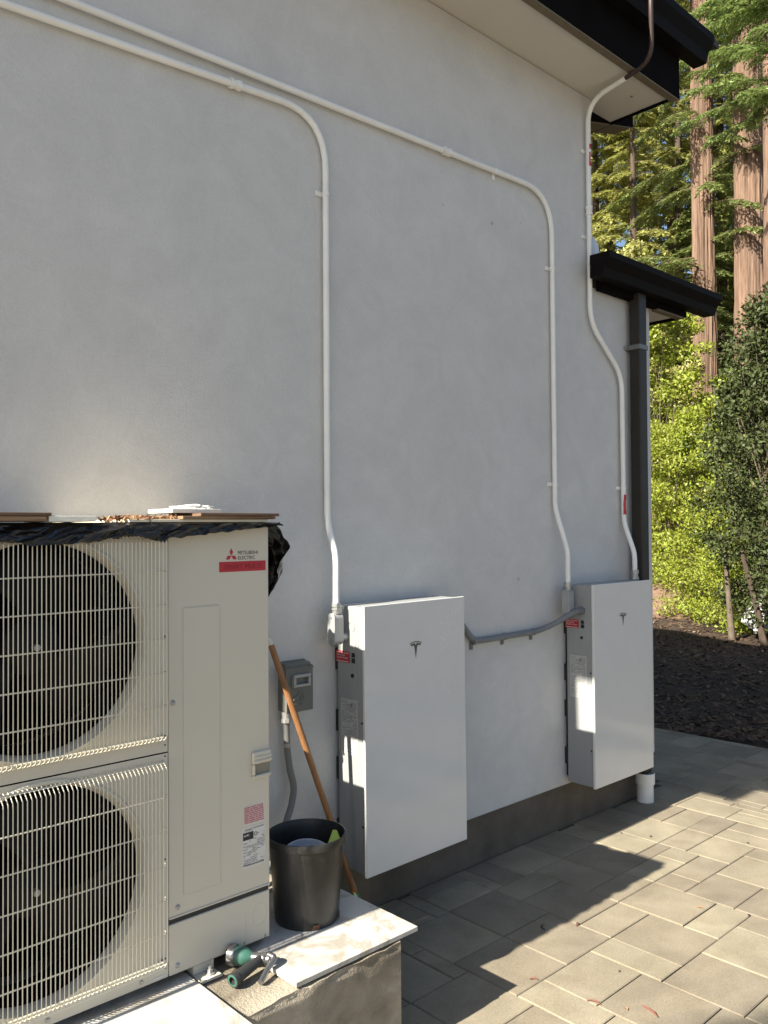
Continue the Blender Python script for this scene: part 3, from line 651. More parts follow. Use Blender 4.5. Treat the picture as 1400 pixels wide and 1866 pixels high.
# fan panels with bell mouths
FCX = .824; FR = .276
FZ = ((1.370, 1.040, 1.680), (.735, .400, 1.036))
for (fz, z0, z1) in FZ:
    vs = []; N_ = 64; outer = []; x0, x1 = HX0, HXS - .001
    for k in range(N_):
        a = 2 * math.pi * k / N_; c, s = math.cos(a), math.sin(a)
        tx = ((x1 if c > 0 else x0) - FCX) / c if abs(c) > 1e-6 else 1e9; tz = ((z1 if s > 0 else z0) - fz) / s if abs(s) > 1e-6 else 1e9
        t_ = min(tx, tz); outer.append((FCX + c * t_, HY0, fz + s * t_))
    # snap the nearest samples to the true corners
    for (qx, qz) in ((x0, z0), (x0, z1), (x1, z0), (x1, z1)):
        k = min(range(N_), key=lambda i: (outer[i][0] - qx) ** 2 + (outer[i][2] - qz) ** 2); outer[k] = (qx, HY0, qz)
    rings = [outer]
    for (r_, y_) in ((FR + .022, HY0), (FR + .018, HY0 - .006), (FR + .010, HY0 - .007), (FR + .004, HY0 + .004), (FR, HY0 + .016), (FR - .001, HY0 + .026)):
        rings.append([(FCX + r_ * math.cos(2 * math.pi * k / N_), y_, fz + r_ * math.sin(2 * math.pi * k / N_)) for k in range(N_)])
    mb = MB(); vs = [p for rg in rings for p in rg]
    mb.add(vs, [(i * N_ + k, i * N_ + (k + 1) % N_, (i + 1) * N_ + (k + 1) % N_, (i + 1) * N_ + k) for i in range(len(rings) - 1) for k in range(N_)])
    fp = mb.build('fan_panel', CREAM, hp, smooth=True)
    MB().lathe([(.0001, 0), (FR + .01, 0), (FR + .01, -.11)], (FCX, HY1 - .03, fz), (0, 1, 0), 40).build('coil_back', CAVITY, hp)
    MB().lathe([(FR - .0015, 0), (FR - .004, .12)], (FCX, HY0 + .0265, fz), (0, 1, 0), 48).build('fan_shroud', CAVITY, hp, smooth=True)
    fan = part('fan', (FCX, HY0 + .10, fz), hp)
    MB().lathe([(.0001, -.055), (.05, -.05), (.075, -.03), (.08, .03)], (FCX, HY0 + .10, fz), (0, 1, 0), 28).build('hub', FANM, fan, smooth=True)
    MB().lathe([(.0001, -.018), (.009, -.018), (.009, 0)], (FCX, HY0 + .045, fz), (0, 1, 0), 10).build('shaft_nut', ZINC, fan)
    for b_ in range(3):
        a0 = b_ * 2 * math.pi / 3 + .5; vs = []; fs = []; nr, na = 6, 8
        for i in range(nr + 1):
            r_ = .07 + (FR - .02 - .07) * i / nr
            for j in range(na + 1):
                a = a0 + (j / na) * 1.35 + i / nr * .45; y_ = HY0 + .14 - .10 * (j / na) ** 1.1
                vs.append((FCX + r_ * math.cos(a), y_, fz + r_ * math.sin(a)))
        for i in range(nr):
            for j in range(na): q = i * (na + 1) + j; fs.append((q, q + 1, q + na + 2, q + na + 1))
        me_ = MB().add(vs, fs); bo = me_.build('blade', FANM, fan, smooth=True)
        so_ = bo.modifiers.new('thick', 'SOLIDIFY'); so_.thickness = .004
    # guard
    gd = part('fan_guard', (HXS, HY0, fz), hp)
    gz0, gz1 = z0 + .036, z1 - .066
    if fz < 1: gz0, gz1 = .444, 1.016
    else: gz0, gz1 = 1.076, 1.657
    yf = HY0 - .042; rw = .00150
    wp = [(0, HY0 - .004, gz1 + .004), (0, yf + .016, gz1 - .003), (0, yf, gz1 - .016), (0, yf, gz0 + .022), (0, yf + .012, gz0 + .008), (0, HY0 - .004, gz0 - .002)]
    me = None; x = HX0 + .022; i = 0
    while x < 1.163:
        if me is None:
            o = MB().tube([(p[0] + HXS, p[1], p[2]) for p in wp], rw, 6).build('wire', CREAM2, gd, smooth=True); me = o.data
            o.location = (x - HXS, 0, 0)
        else:
            o = bpy.data.objects.new('wire', me); COL.objects.link(o); o.parent = gd; o.location = (x - HXS, 0, 0)
        x += .01165; i += 1
    hz = [1.558, 1.463, 1.367, 1.272, 1.177] if fz > 1 else [.922, .828, .731, .636, .541, .449]
    me = None
    for zz in hz:
        if me is None:
            o = MB().tube([(HX0 + .006, HY0 - .003, fz), (HX0 + .016, yf + .004, fz), (1.150, yf + .0042, fz), (1.163, yf + .016, fz), (1.167, HY0 - .003, fz)], .0020, 8).build('cross_wire', CREAM2, gd, smooth=True); me = o.data
            o.location = (0, 0, zz - fz)
        else:
            o = bpy.data.objects.new('cross_wire', me); COL.objects.link(o); o.parent = gd; o.location = (0, 0, zz - fz)
    for zz in (gz1, gz0 + .012):
        rr_ = MB().tube([(HX0 + .012, HY0 - .018, zz), (1.160, HY0 - .018, zz), (1.166, HY0 - .004, zz)], .0026, 8).build('rim_wire', CREAM2, gd, smooth=True)
    for zz in (gz1 + .012, gz1 - .016, fz, gz0 + .01, gz0 - .016):
        MB().disc((1.1735, HY0 - .0002, zz), .0026, (0, -1, 0), 8, .0006).build('hole', PWDARK, gd)
    MB().lathe([(.0001, .006), (.004, .006), (.007, .002), (.009, 0)], (1.160, HY0 - .002, gz0 + .004), (0, -1, 0), 10).build('screw', ZINC, gd)
# bottom screws + little plate
for xx in (1.10, .84): MB().lathe([(.0001, .004), (.004, .004), (.0065, 0)], (xx, HY0 - .0005, .415), (0, -1, 0), 10).build('screw', ZINC, hp)
MB().box(1.135, 1.176, HY0 - .0012, HY0 - .0002, .404, .412).build('small_label', LABEL, hp)
# markings
FR_ = (1, 0, 0)
lg = MB(); lx, lz, ly = 1.397, 1.5945, HY0 - .0008; u_ = .0225
def rhomb(ang):
    d1 = Vector((math.sin(ang), 0, math.cos(ang))); s1_ = Vector((math.cos(ang), 0, -math.sin(ang)))
    c_ = Vector((lx, ly, lz)); lg.add([c_, c_ + d1 * u_ * .5 + s1_ * u_ * .29, c_ + d1 * u_, c_ + d1 * u_ * .5 - s1_ * u_ * .29], [(0, 1, 2, 3)])
for a_ in (0, R(120), R(240)): rhomb(a_)
lg.build('logo', RED, ap)
text('brand_print', 'MITSUBISHI', .0158, (1.420, HY0, 1.5975), FR_, UP, BLACKPR, ap, sx=.93, lift=.0008)
text('brand_print', 'ELECTRIC', .0158, (1.420, HY0, 1.5820), FR_, UP, BLACKPR, ap, sx=.93, lift=.0008)
rs = MB().box(1.354, 1.523, HY0 - .0008, HY0 - .0001, 1.5455, 1.5765).build('red_label', RED, ap)
text('label_print', 'SMART MULTI', .021, (1.439, HY0 - .0008, 1.5535), FR_, UP, DRED, rs, 'CENTER', sx=1.05)
pl = MB().box(1.436, 1.515, HY0 - .0007, HY0 - .0001, .762, .821).build('pink_label', LABEL, ap)
mb = MB(); rr = random.Random(5); bars = []
for k in range(9):
    x = .004
    while x < .070:
        w_ = rr.uniform(.006, .022); bars.append((x, min(x + w_, .0755), .006 + k * .0058, .0098 + k * .0058)); x += w_ + .0018
quadbars(mb, (1.436, HY0 - .0007, .762), FR_, UP, bars); mb.build('label_print', PINKPR, pl)
dl = MB().box(1.432, 1.518, HY0 - .0007, HY0 - .0001, .632, .757).build('data_label', LABEL, ap)
mb = MB(); bars = [(.040, .080, .117, .1195)]
z = .098
while z > .005:
    x = .004
    while x < .08:
        w_ = rr.uniform(.004, .018)
        if rr.random() > .35 and not (x < .042 and z > .088) and not (x > .05 and .02 < z < .05): bars.append((x, min(x + w_, .082), z, z + .0017))
        x += w_ + .003
    z -= .0046
bars += [(.004, .08, .0075, .0105)]
quadbars(mb, (1.432, HY0 - .0007, .632), FR_, UP, bars); mb.build('label_print', GREYPR, dl)
mb = MB(); quadbars(mb, (1.432, HY0 - .0007, .632), FR_, UP, [(.003, .041, .086, .109)], .0009); mb.build('rating_block', BLACKPR, dl)
text('label_print', 'AHRI', .009, (1.437, HY0 - .0007, .7295), FR_, UP, WHITEPR, dl, lift=.0013)
text('label_print', 'MITSUBISHI', .008, (1.441, HY0 - .0007, .7455), FR_, UP, BLACKPR, dl, lift=.0009, sx=.7)
mb = MB(); mb.lathe([(.006, 0), (.006, .0004), (.004, .0004), (.004, 0)], (1.4815, HY0 - .0009, .731), (0, -1, 0), 14); mb.build('approval_mark', BLACKPR, dl)
# unseen box added behind the unit to block sun in the wall gap
MB().box(1.18, 1.50, HY1 + .006, -.004, .975, 1.19).build('gap_sun_blocker', CREAM, hp, bevel=.006)
# feet
for xx in (1.30, .70):
    ft = MB(); ft.box(xx - .035, xx + .035, -.605, -.20, .363, .369); ft.box(xx - .035, xx + .035, -.556, -.24, .3695, .396)
    f_ = ft.build('foot', CREAM, hp, bevel=.002)
    mb = MB(); mb.tube([(xx + .008, -.578, .368), (xx + .008, -.578, .374)], .014, 14); mb.tube([(xx + .008, -.578, .374), (xx + .008, -.578, .384)], .009, 6); mb.tube([(xx + .008, -.578, .384), (xx + .008, -.578, .392)], .005, 8); mb.build('bolt', ZINC, f_)

# ------------------------------------------------------------------ black plastic sheet over the top
def sheet():
    from mathutils import noise as N
    nu, nv = 150, 60; V = []; 
    xa, xb = .40, 1.553
    for i in range(nu + 1):
        x = xa + (xb - xa) * i / nu; f = i / nu
        drop = .060 - .020 * f + .006 * math.sin(x * 17) + .012 * N.noise(Vector((x * 9, 3, 1)))
        if x > 1.16: drop = .046 - .036 * (x - 1.16) / .39
        row = []
        L1 = .35; L2 = drop
        for j in range(nv + 1):
            s_ = j / nv
            if s_ < .4:
                y = HY1 + .005 - (HY1 - HY0 + .017) * (s_ / .4); z = HZ1 + .0145
            else:
                t = (s_ - .4) / .6; y = HY0 - .014 - .030 * math.sin(min(t * 1.6, 1.57)) + .004; z = HZ1 + .0145 - L2 * t ** 1.05
                k = min(1, t * 2.5)
                wv = N.noise(Vector((x * 15 + t * 1.5, t * 1.3, 0))) * .020 + N.noise(Vector((x * 38 + t * 5, t * 2.5, 4))) * .006
                wv -= abs(N.noise(Vector((x * 24 + t * 3, t * 1.7, 7)))) * .016 + abs(N.noise(Vector((x * 55 - t * 4, t * 4, 3)))) * .006; y += wv * k - .004; z += N.noise(Vector((x * 38, t * 4, 9))) * .006 * k
            z += (N.noise(Vector((x * 24, y * 24, 2))) * .002 if s_ < .4 else 0)
            row.append((x, y, z))
        V += row
    F = [(i * (nv + 1) + j, (i + 1) * (nv + 1) + j, (i + 1) * (nv + 1) + j + 1, i * (nv + 1) + j + 1) for i in range(nu) for j in range(nv)]
    sh = thing('plastic_sheet', (1.0, -.4, HZ1), 'shiny black plastic sheet draped over the heat pump top', 'plastic sheet')
    a = np_mesh('top_cover', np.array(V), np.array(F), PLASTIC, sh, smooth=True)
    # loose flap billowing out past the right edge
    V = []; nu, nv = 40, 40
    for i in range(nu + 1):
        u = i / nu; y = HY0 - .012 + (HY1 - HY0 + .15) * u
        for j in range(nv + 1):
            t = j / nv
            hang = .155 + .085 * math.sin(min(1, (u + .15) * 1.1) * 2.6) + .02 * math.sin(u * 11)
            out = .100 * math.sin(min(t * 1.5, 1) * math.pi * .52) * (.55 + .7 * math.sin(min(u * 1.7, 1) * 1.5)) - .05 * max(0, t - .5) * 2 * (1 - u)
            fold = N.noise(Vector((y * 17, t * 3.3, 2))) * .034 * min(1, t * 2) + N.noise(Vector((y * 43, t * 9, 6))) * .012 * min(1, t * 3)
            V.append((1.551 + out + fold, y + .02 * N.noise(Vector((t * 6, u * 3, 8))) * t, HZ1 + .0140 - hang * t ** 1.15 + fold * .35))
    F = [(i * (nv + 1) + j, (i + 1) * (nv + 1) + j, (i + 1) * (nv + 1) + j + 1, i * (nv + 1) + j + 1) for i in range(nu) for j in range(nv)]
    np_mesh('loose_flap', np.array(V), np.array(F), PLASTIC, sh, smooth=True)
sheet()
TZ = HZ1 + .0175
def board(name, label, cat, m, x0, x1, y0, y1, z0, z1, rot=0, group=None):
    cx, cy = (x0 + x1) / 2, (y0 + y1) / 2
    o = MB().box(x0 - cx, x1 - cx, y0 - cy, y1 - cy, 0, z1 - z0).build(name, m, None, bevel=.0008)
    o.location = (cx, cy, z0); o.rotation_euler = (0, 0, R(rot)); return tag(o, label, cat, group)
G_ = 'boards weighing down the plastic'
board('plywood_board', 'lower brown plywood board at the right end of the heat pump top', 'board', PLY, 1.215, 1.545, -.585, -.36, TZ + .0065, TZ + .0155, 1, G_)
board('plywood_board', 'upper dark plywood board at the right end of the heat pump top', 'board', PLYD, 1.275, 1.552, -.595, -.38, TZ + .016, TZ + .025, -1, G_)
board('plywood_board', 'lower plywood board at the left edge of the heat pump top', 'board', PLY, .50, .822, -.60, -.36, TZ, TZ + .013, 0, G_)
board('plywood_board', 'upper dark plywood board at the left edge of the heat pump top', 'board', PLYD, .48, .832, -.605, -.38, TZ + .0135, TZ + .0225, 1, G_)
board('white_board', 'white board lying flat beside the left plywood on the plastic', 'board', WHITEB, .832, .955, -.60, -.40, TZ - .001, TZ + .014, -2, G_)
board('white_tile', 'white tile offcut under a plaster lump on the right plywood boards', 'tile', WHITEB, 1.205, 1.375, -.54, -.40, TZ + .0255, TZ + .0375, 2)
def lump(name, label, cat, m, c, sx, sy, sz, seed, group=None):
    from mathutils import noise as N
    bm = bmesh.new(); bmesh.ops.create_icosphere(bm, subdivisions=4, radius=1); me = bpy.data.meshes.new(name)
    for v in bm.verts:
        p = v.co.copy(); k = 1 + .35 * N.noise(p * 1.7 + Vector((seed, 0, 0))) + .22 * N.noise(p * 4 + Vector((0, seed, 0)))
        v.co = Vector((p.x * sx * k, p.y * sy * k, max(p.z, -.25) * sz * k))
    bm.to_mesh(me); bm.free(); me.materials.append(m); o = link(name, me); o.location = c; return tag(o, label, cat, group)
board('bounce_plank', 'thin pale plank under the dry needles, enlarged to bounce sun onto the wall', 'board', mat('bounce_pine', (.82, .72, .54), .6, var=.12, vscale=5, stretch=(1, 9, 1)), 1.06, 1.52, -.575, -.012, TZ - .002, TZ + .006, 0, G_)  # plank stretched back and tinted warm so it throws a glow on the wall
lump('plaster_lump', 'crumbly white plaster scraps on the white tile offcut', 'plaster', PLASTER, (1.31, -.48, TZ + .041), .07, .045, .011, 3)
def litter(name, label, n, x0, x1, y0, y1, z0, zh, size, m):
    c = np.stack([rng.uniform(x0, x1, n), rng.uniform(y0, y1, n), z0 + rng.random(n) ** 2 * zh], -1)
    a = rng.uniform(0, 6.28, n); t = rng.uniform(-.9, .9, n)
    d = np.stack([np.cos(a) * np.cos(t), np.sin(a) * np.cos(t), np.sin(t)], -1); sd = np.stack([-np.sin(a), np.cos(a), rng.uniform(-.7, .7, n)], -1)
    L = size * rng.uniform(.5, 1.4, n)[:, None]
    V = np.stack([c - d * L, c + sd * L * .3, c + d * L, c - sd * L * .3], 1).reshape(-1, 3)
    return tag(np_mesh(name, V, np.arange(4 * n).reshape(-1, 4), m), label, 'dry leaves', kind='stuff')
litter('leaf_litter', 'dry brown needles heaped on the plastic beside the plywood', 420, 1.04, 1.23, -.575, -.40, TZ + .006, .009, .014, LEAFDRY)

# ------------------------------------------------------------------ bucket and its contents
bk = thing('bucket', (1.732, -.492, .378), 'tall black plastic bucket standing on the marble slab', 'bucket')
BC = (1.724, -.503, .378)
prof = [(.0001, .004), (.100, .004), (.104, 0), (.107, .006), (.111, .05), (.1165, .11), (.124, .185), (.1255, .200), (.1335, .203), (.1345, .214), (.1325, .221), (.1285, .222), (.1265, .214), (.122, .20), (.114, .12), (.107, .05), (.102, .010), (.0001, .010)]
prof = [(r_, h_ * 1.27) for r_, h_ in prof]
MB().lathe(prof, BC, seg=56).build('shell', BUCKM, bk, smooth=True)
for (a, zz) in ((R(-112), .012), (R(-52), .020)):
    cx, cy = BC[0] + .1085 * math.cos(a), BC[1] + .1085 * math.sin(a)
    mb = MB(); tx, ty = -math.sin(a), math.cos(a); nx_, ny_ = math.cos(a), math.sin(a); hw = .013
    mb.add([(cx - tx * hw + nx_ * .0012, cy - ty * hw + ny_ * .0012, BC[2] + .004), (cx + tx * hw + nx_ * .0012, cy + ty * hw + ny_ * .0012, BC[2] + .004),
            (cx + tx * hw * .7 + nx_ * .003, cy + ty * hw * .7 + ny_ * .003, BC[2] + zz + .008), (cx - tx * hw * .7 + nx_ * .003, cy - ty * hw * .7 + ny_ * .003, BC[2] + zz + .008)], [(0, 1, 2, 3)])
    mb.build('rust_patch', mat('rust', (.14, .06, .035), .8, var=.6, vscale=80), bk)
tag(MB().lathe([(.0001, .004), (.066, .004), (.076, .05), (.080, .055), (.080, .060), (.074, .060), (.070, .035), (.0001, .030)], (1.728, -.498, .535), (-.10, -.22, 1), 32).build('plastic_tub', BOWL, None, smooth=True), 'blue-grey plastic tub lying inside the black bucket', 'tub')
tag(MB().prism([(-.05, -.012), (.02, -.018), (.055, .0), (.05, .014), (-.02, .018), (-.052, .006)], 2, 0, .006).build('lime_scraper', LIME, None, bevel=.001), 'lime green plastic piece poking up inside the black bucket', 'scraper')
ls = bpy.data.objects['lime_scraper']; ls.location = (1.785, -.572, .628); ls.rotation_euler = (R(20), R(-18), R(40))

# ------------------------------------------------------------------ broom
bt, bb = Vector((1.877, -.085, 1.230)), Vector((2.296, -.135, .075))
br = thing("broom", (2.296, -.135, 0), 'wooden broom handle leaning diagonally against the wall behind the bucket', 'broom')
MB().tube([bt, bt + (bb - bt) * .01, bb], [.010, .0128, .0128], 14).build('handle', WOODH, br, smooth=True)
MB().tube([bt - (bb - bt) * .022, bt], [.006, .0125], 10).build('end_tip', WHITEB, br, smooth=True)
MB().tube([bt + (bb - bt) * .905, bt + (bb - bt) * 1.01], [.0145, .018], 14).build('socket', GREENP, br, smooth=True)
MB().box(2.15, 2.32, -.165, -.105, .06, .095).build('head_block', GREENP, br, bevel=.004)
mb = MB()
for i in range(11):
    for j in range(4):
        x, y = 2.157 + i * .0155, -.157 + j * .0145; mb.tube([(x, y, .001), (x, y, .0595)], .0035, 5)
mb.build('bristles', LEAFDRY, br)

# ------------------------------------------------------------------ hose nozzle
nz = thing('hose_nozzle', (1.385, -.64, .362), 'teal and chrome hose spray nozzle lying on the bare concrete', 'hose nozzle')
hc = Vector((1.392, -.588, .398)); rc = Vector((1.447, -.662, .395)); ax = (hc - rc).normalized()
MB().lathe([(.0001, .026), (.022, .026), (.029, .022), (.031, .010), (.030, .0)], hc, ax, 28).build('chrome_ring', NOZC, nz, smooth=True)
MB().lathe([(.0285, 0), (.027, -.012), (.0275, -.020), (.024, -.032), (.017, -.045), (.014, -.050)], hc, ax, 28).build('body', NOZG, nz, smooth=True)
MB().lathe([(.014, -.048), (.0135, -.075), (.016, -.085), (.016, -.105), (.010, -.112), (.0001, -.113)], hc, ax, 24).build('barrel', NOZC, nz, smooth=True)
he = Vector((1.322, -.682, .386)); hs = rc + ax * .012
hd_ = (he - hs).normalized()
MB().tube([hs, hs + hd_ * .03, hs + hd_ * .075, he - hd_ * .012], [.013, .0145, .0165, .0175], 18).build('grip', NOZB, nz, smooth=True)
MB().lathe([(.0175, -.013), (.0205, -.010), (.0205, .004), (.014, .004), (.012, -.004), (.007, -.004), (.007, -.016), (.0001, -.016)], he, hd_, 24).build('inlet', NOZB, nz, smooth=True)
MB().lathe([(.012, .0045), (.0175, .0050), (.0115, .0058)], he, hd_, 20).build('inlet_ring', NOZG, nz)
tp = fillet([rc + Vector((.006, -.004, .012)), rc + Vector((.018, -.026, .006)), (1.428, -.70, .388), (1.385, -.725, .372)], .03)
MB().tube(tp, [.009] * (len(tp) - 6) + [.0085] * 6, 10).build('trigger', NOZC, nz, smooth=True)
MB().box(rc.x - .014, rc.x + .016, rc.y - .012, rc.y + .014, rc.z - .020, rc.z + .014).build('pivot', NOZB, nz, bevel=.006, smooth=True)

# ------------------------------------------------------------------ drain stub, small litter
pv = thing('drain_pipe', (4.643, -.064, 0), 'short white plastic drain stub in the pavers under the downspout', 'drain pipe')
MB().lathe([(.0001, .13), (.049, .13), (.050, -.03)], (4.643, -.075, 0), seg=32).build('pipe', PVC, pv, smooth=True)
MB().lathe([(.0505, .108), (.0565, .108), (.0575, .112), (.0575, .172), (.0545, .175), (.0525, .172), (.0525, .14)], (4.643, -.075, 0), seg=32).build('coupling', PVC, pv, smooth=True)
def twig(x, y, L, a, bend, label, m=LEAFDRY, r=.0022):
    p = [(-L / 2, 0, 0), (-L / 6, bend, .002), (L / 6, bend * .9, .003), (L / 2, 0, .001)]
    o = MB().tube(p, [r, r * 1.5, r * 1.5, r * .5], 6).build('fallen_twig', m, None); o.location = (x, y, .004); o.rotation_euler = (0, 0, a)
    return tag(o, label, 'twig', 'bits fallen on the pavers')
REDT = mat('red_twig', (.16, .065, .045), .85)
twig(2.552, -1.07, .05, R(-75), .008, 'reddish twig in a paver joint near the bottom edge', REDT)
twig(2.645, -1.235, .075, R(-110), .005, 'longest reddish twig lying on the bottom sunlit paver', REDT, .003)
twig(2.52, -.835, .03, R(-60), .006, 'short reddish twig beside the stepped shadow corner', REDT)
twig(3.00, -.70, .03, R(20), .003, 'reddish twig at the wavy edge of the shadow', REDT)
twig(2.88, -.62, .045, R(40), .014, 'curved dark twig lying in the paver shade', NOZB)
def dleaf(x, y, s_, a, label, m=LEAFDRY):
    o = MB().add([(-s_, 0, .001), (0, -s_ * .45, .006), (s_, 0, .002), (0, s_ * .45, .005)], [(0, 1, 2), (0, 2, 3)]).build('fallen_leaf', m, None); o.location = (x, y, .002); o.rotation_euler = (0, 0, a)
    return tag(o, label, 'leaf', 'bits fallen on the pavers')
dleaf(2.60, -1.17, .012, 1, 'small pink-brown leaf left of the longest twig')
dleaf(3.52, -.98, .016, 2, 'tan leaf on the joint of a middle sunlit paver')
dleaf(3.60, -1.16, .013, .4, 'small leaf on the paver joint near the right edge', NOZB)
dleaf(4.41, -.80, .012, .9, 'dark speck of leaf in the dappled shade at right', NOZB)
dleaf(4.13, -.40, .011, .3, 'dark leaf scrap at the top of the sunlit patch', NOZB)
dleaf(4.06, -.265, .010, .3, 'tiny dark scrap on the shadow edge below the far battery', NOZB)
dleaf(2.80, -1.02, .008, .3, 'tiny brown fleck on a pale paver', REDT)
dleaf(4.98, -.49, .012, .7, 'small reddish leaf in the far sunlit patch', REDT)

# ------------------------------------------------------------------ planting
def leaf_mesh(C, D, S, L, Wd):
    L = L[:, None]; Wd = Wd[:, None]
    return np.stack([C - D * L * .5, C + S * Wd * .5, C + D * L * .5, C - S * Wd * .5], 1).reshape(-1, 3)
def unit(a): return a / (np.linalg.norm(a, axis=-1, keepdims=True) + 1e-9)
def trunk_mesh(base, h, r0, r1, lean=(0, 0), seg=24, rings=26, rough=.10, flare=.35, furrow=0):
    from mathutils import noise as N
    mb = MB(); vs = []; ph = rng.uniform(0, 6, 8)
    for i in range(rings + 1):
        t = i / rings; r = r0 + (r1 - r0) * t + r0 * flare * math.exp(-t * rings * .55)
        cx = base[0] + lean[0] * t; cy = base[1] + lean[1] * t
        for k in range(seg):
            a = 2 * math.pi * k / seg
            rr_ = r * (1 + rough * (.5 * math.sin(5 * a + ph[0] + t * 2) + .35 * math.sin(9 * a + ph[1] - t * 3) + .3 * math.sin(14 * a + ph[2])) + .04 * math.sin(t * 23 + ph[3]))
            if furrow: rr_ += furrow * (1 - 2.2 * abs(N.noise(Vector((math.cos(a) * 6.5, math.sin(a) * 6.5, h * t * .55 + ph[4])))) - 1.3 * abs(N.noise(Vector((math.cos(a) * 15, math.sin(a) * 15, h * t * 1.1)))))
            vs.append((cx + rr_ * math.cos(a), cy + rr_ * math.sin(a), base[2] + h * t))
    mb.add(vs, [(i * seg + k, i * seg + (k + 1) % seg, (i + 1) * seg + (k + 1) % seg, (i + 1) * seg + k) for i in range(rings) for k in range(seg)])
    return mb
def conifer(name, label, base, h, r0, m, zlo, nb, blen, leaf=.11, fk=14, az=None, droop=.45, lean=(0, 0), bark=BARK, group='conifers beyond the garden bed', rtop=.25, spread=.5, dens=1.0, extra=None):
    t = thing(name, base, label, 'tree', group)
    (trunk_mesh(base, h, r0, r0 * rtop, lean, 110, 90, .05, furrow=.032) if bark is BARK else trunk_mesh(base, h, r0, r0 * rtop, lean)).build('trunk', bark, t, smooth=True)
    bmb = MB(); C = []; D = []; S = []
    jobs = []
    for i in range(nb):
        z = zlo + (h - zlo) * (i + rng.random()) / nb; f = (z - zlo) / (h - zlo)
        a = rng.uniform(*az) if az else rng.uniform(0, 6.283)
        jobs.append((z, a, blen * (1 - f * .75) * rng.uniform(.65, 1.15)))
    for e in (extra or []): jobs.append(e)
    for (z, a, L) in jobs:
        tt = z / h; p = np.array([base[0] + lean[0] * tt, base[1] + lean[1] * tt, base[2] + z]); el = rng.uniform(-.05, .35)
        npt = 9; pts = [p.copy()]; step = L / (npt - 1)
        for k in range(1, npt):
            e_ = el - droop * (k / npt) * 1.6; aa = a + rng.normal(0, .08)
            p = p + step * np.array([math.cos(aa) * math.cos(e_), math.sin(aa) * math.cos(e_), math.sin(e_)]); pts.append(p.copy())
        pts = np.array(pts); rb = max(.012, L * .011)
        bmb.tube([tuple(q) for q in pts], list(np.linspace(rb, .005, npt)), 5, cap=False)
        nf = int(L / .075 * dens)
        for q in range(nf):
            u = .12 + .88 * (q + rng.random()) / nf; s_ = u * (npt - 1); k = min(int(s_), npt - 2); pp = pts[k] + (pts[k + 1] - pts[k]) * (s_ - k)
            bd = unit(pts[k + 1] - pts[k]); side = 1 if q % 2 else -1
            hz_ = unit(np.cross(bd, [0, 0, 1.])) * side
            fd = unit(bd * rng.uniform(.5, 1.0) + hz_ * rng.uniform(.5, 1.0) + np.array([0, 0, -.55 * rng.random() - .05]))
            FL = (.25 + .45 * (1 - u)) * spread * L ** .5 * rng.uniform(.7, 1.3)
            kk = np.arange(fk); tpos = (kk + .5) / fk
            cen = pp + fd * (tpos * FL)[:, None] + np.array([0, 0, -.18 * FL]) * (tpos ** 2)[:, None]
            ls_ = unit(np.cross(fd, [0, 0, 1.])); sg = np.where(kk % 2, 1, -1)[:, None]
            ld = unit(fd * .7 + ls_ * sg * .8 + rng.normal(0, .22, (fk, 3)) + np.array([0, 0, -.15]))
            cen = cen + ld * leaf * .45
            sd = unit(np.cross(ld, unit(np.array([0, 0, 1.]) + rng.normal(0, .35, (fk, 3)))))
            C.append(cen); D.append(ld); S.append(sd)
    bmb.build('branches', bark, t)
    C = np.concatenate(C); D = np.concatenate(D); S = np.concatenate(S); n = len(C)
    V = leaf_mesh(C, D, S, leaf * rng.uniform(.7, 1.5, n), leaf * .30 * rng.uniform(.7, 1.3, n))
    np_mesh('crown', V, np.arange(4 * n).reshape(-1, 4), m, t)
    return t, n
def shrub(name, label, base, rx, ry, h, m, nclump, nleaf, leaf, group='shrubs at the edge of the bed', stems=5, twigm=TWIG, zmin=.05, cl=.30, rad_bias=.5):
    t = thing(name, base, label, 'shrub', group)
    bmb = MB(); C = []; D = []; S = []
    for i in range(nclump):
        a = rng.uniform(0, 6.283); u = rng.random() ** rad_bias; zz = rng.uniform(zmin, 1)
        prof = math.sin(math.pi * min(1, .18 + zz * .80)) ** .6
        c = np.array([base[0] + rx * u * prof * math.cos(a), base[1] + ry * u * prof * math.sin(a), base[2] + h * zz])
        rcl = cl * rng.uniform(.6, 1.3); n = int(nleaf * rng.uniform(.6, 1.3))
        off = unit(rng.normal(0, 1, (n, 3))) * (rng.random((n, 1)) ** .4) * rcl * np.array([1, 1, .75])
        out = unit(off + np.array([0, 0, .15]))
        d = unit(out * .6 + rng.normal(0, .6, (n, 3))); s_ = unit(np.cross(d, out + rng.normal(0, .5, (n, 3))))
        C.append(c + off); D.append(d); S.append(s_)
        if i % 7 == 0:
            b0 = (base[0] + rng.uniform(-.1, .1), base[1] + rng.uniform(-.1, .1), base[2]); mid = ((b0[0] * 2 + c[0]) / 3 + rng.uniform(-.1, .1), (b0[1] * 2 + c[1]) / 3 + rng.uniform(-.1, .1), base[2] + (c[2] - base[2]) * .55)
            bmb.tube([b0, mid, tuple(c)], [.022, .012, .004], 5, cap=False)
    bmb.build('stems', twigm, t)
    C = np.concatenate(C); D = np.concatenate(D); S = np.concatenate(S); n = len(C)
    V = leaf_mesh(C, D, S, leaf * rng.uniform(.7, 1.4, n), leaf * .55 * rng.uniform(.7, 1.3, n))
    np_mesh('foliage', V, np.arange(4 * n).reshape(-1, 4), m, t); return t, n

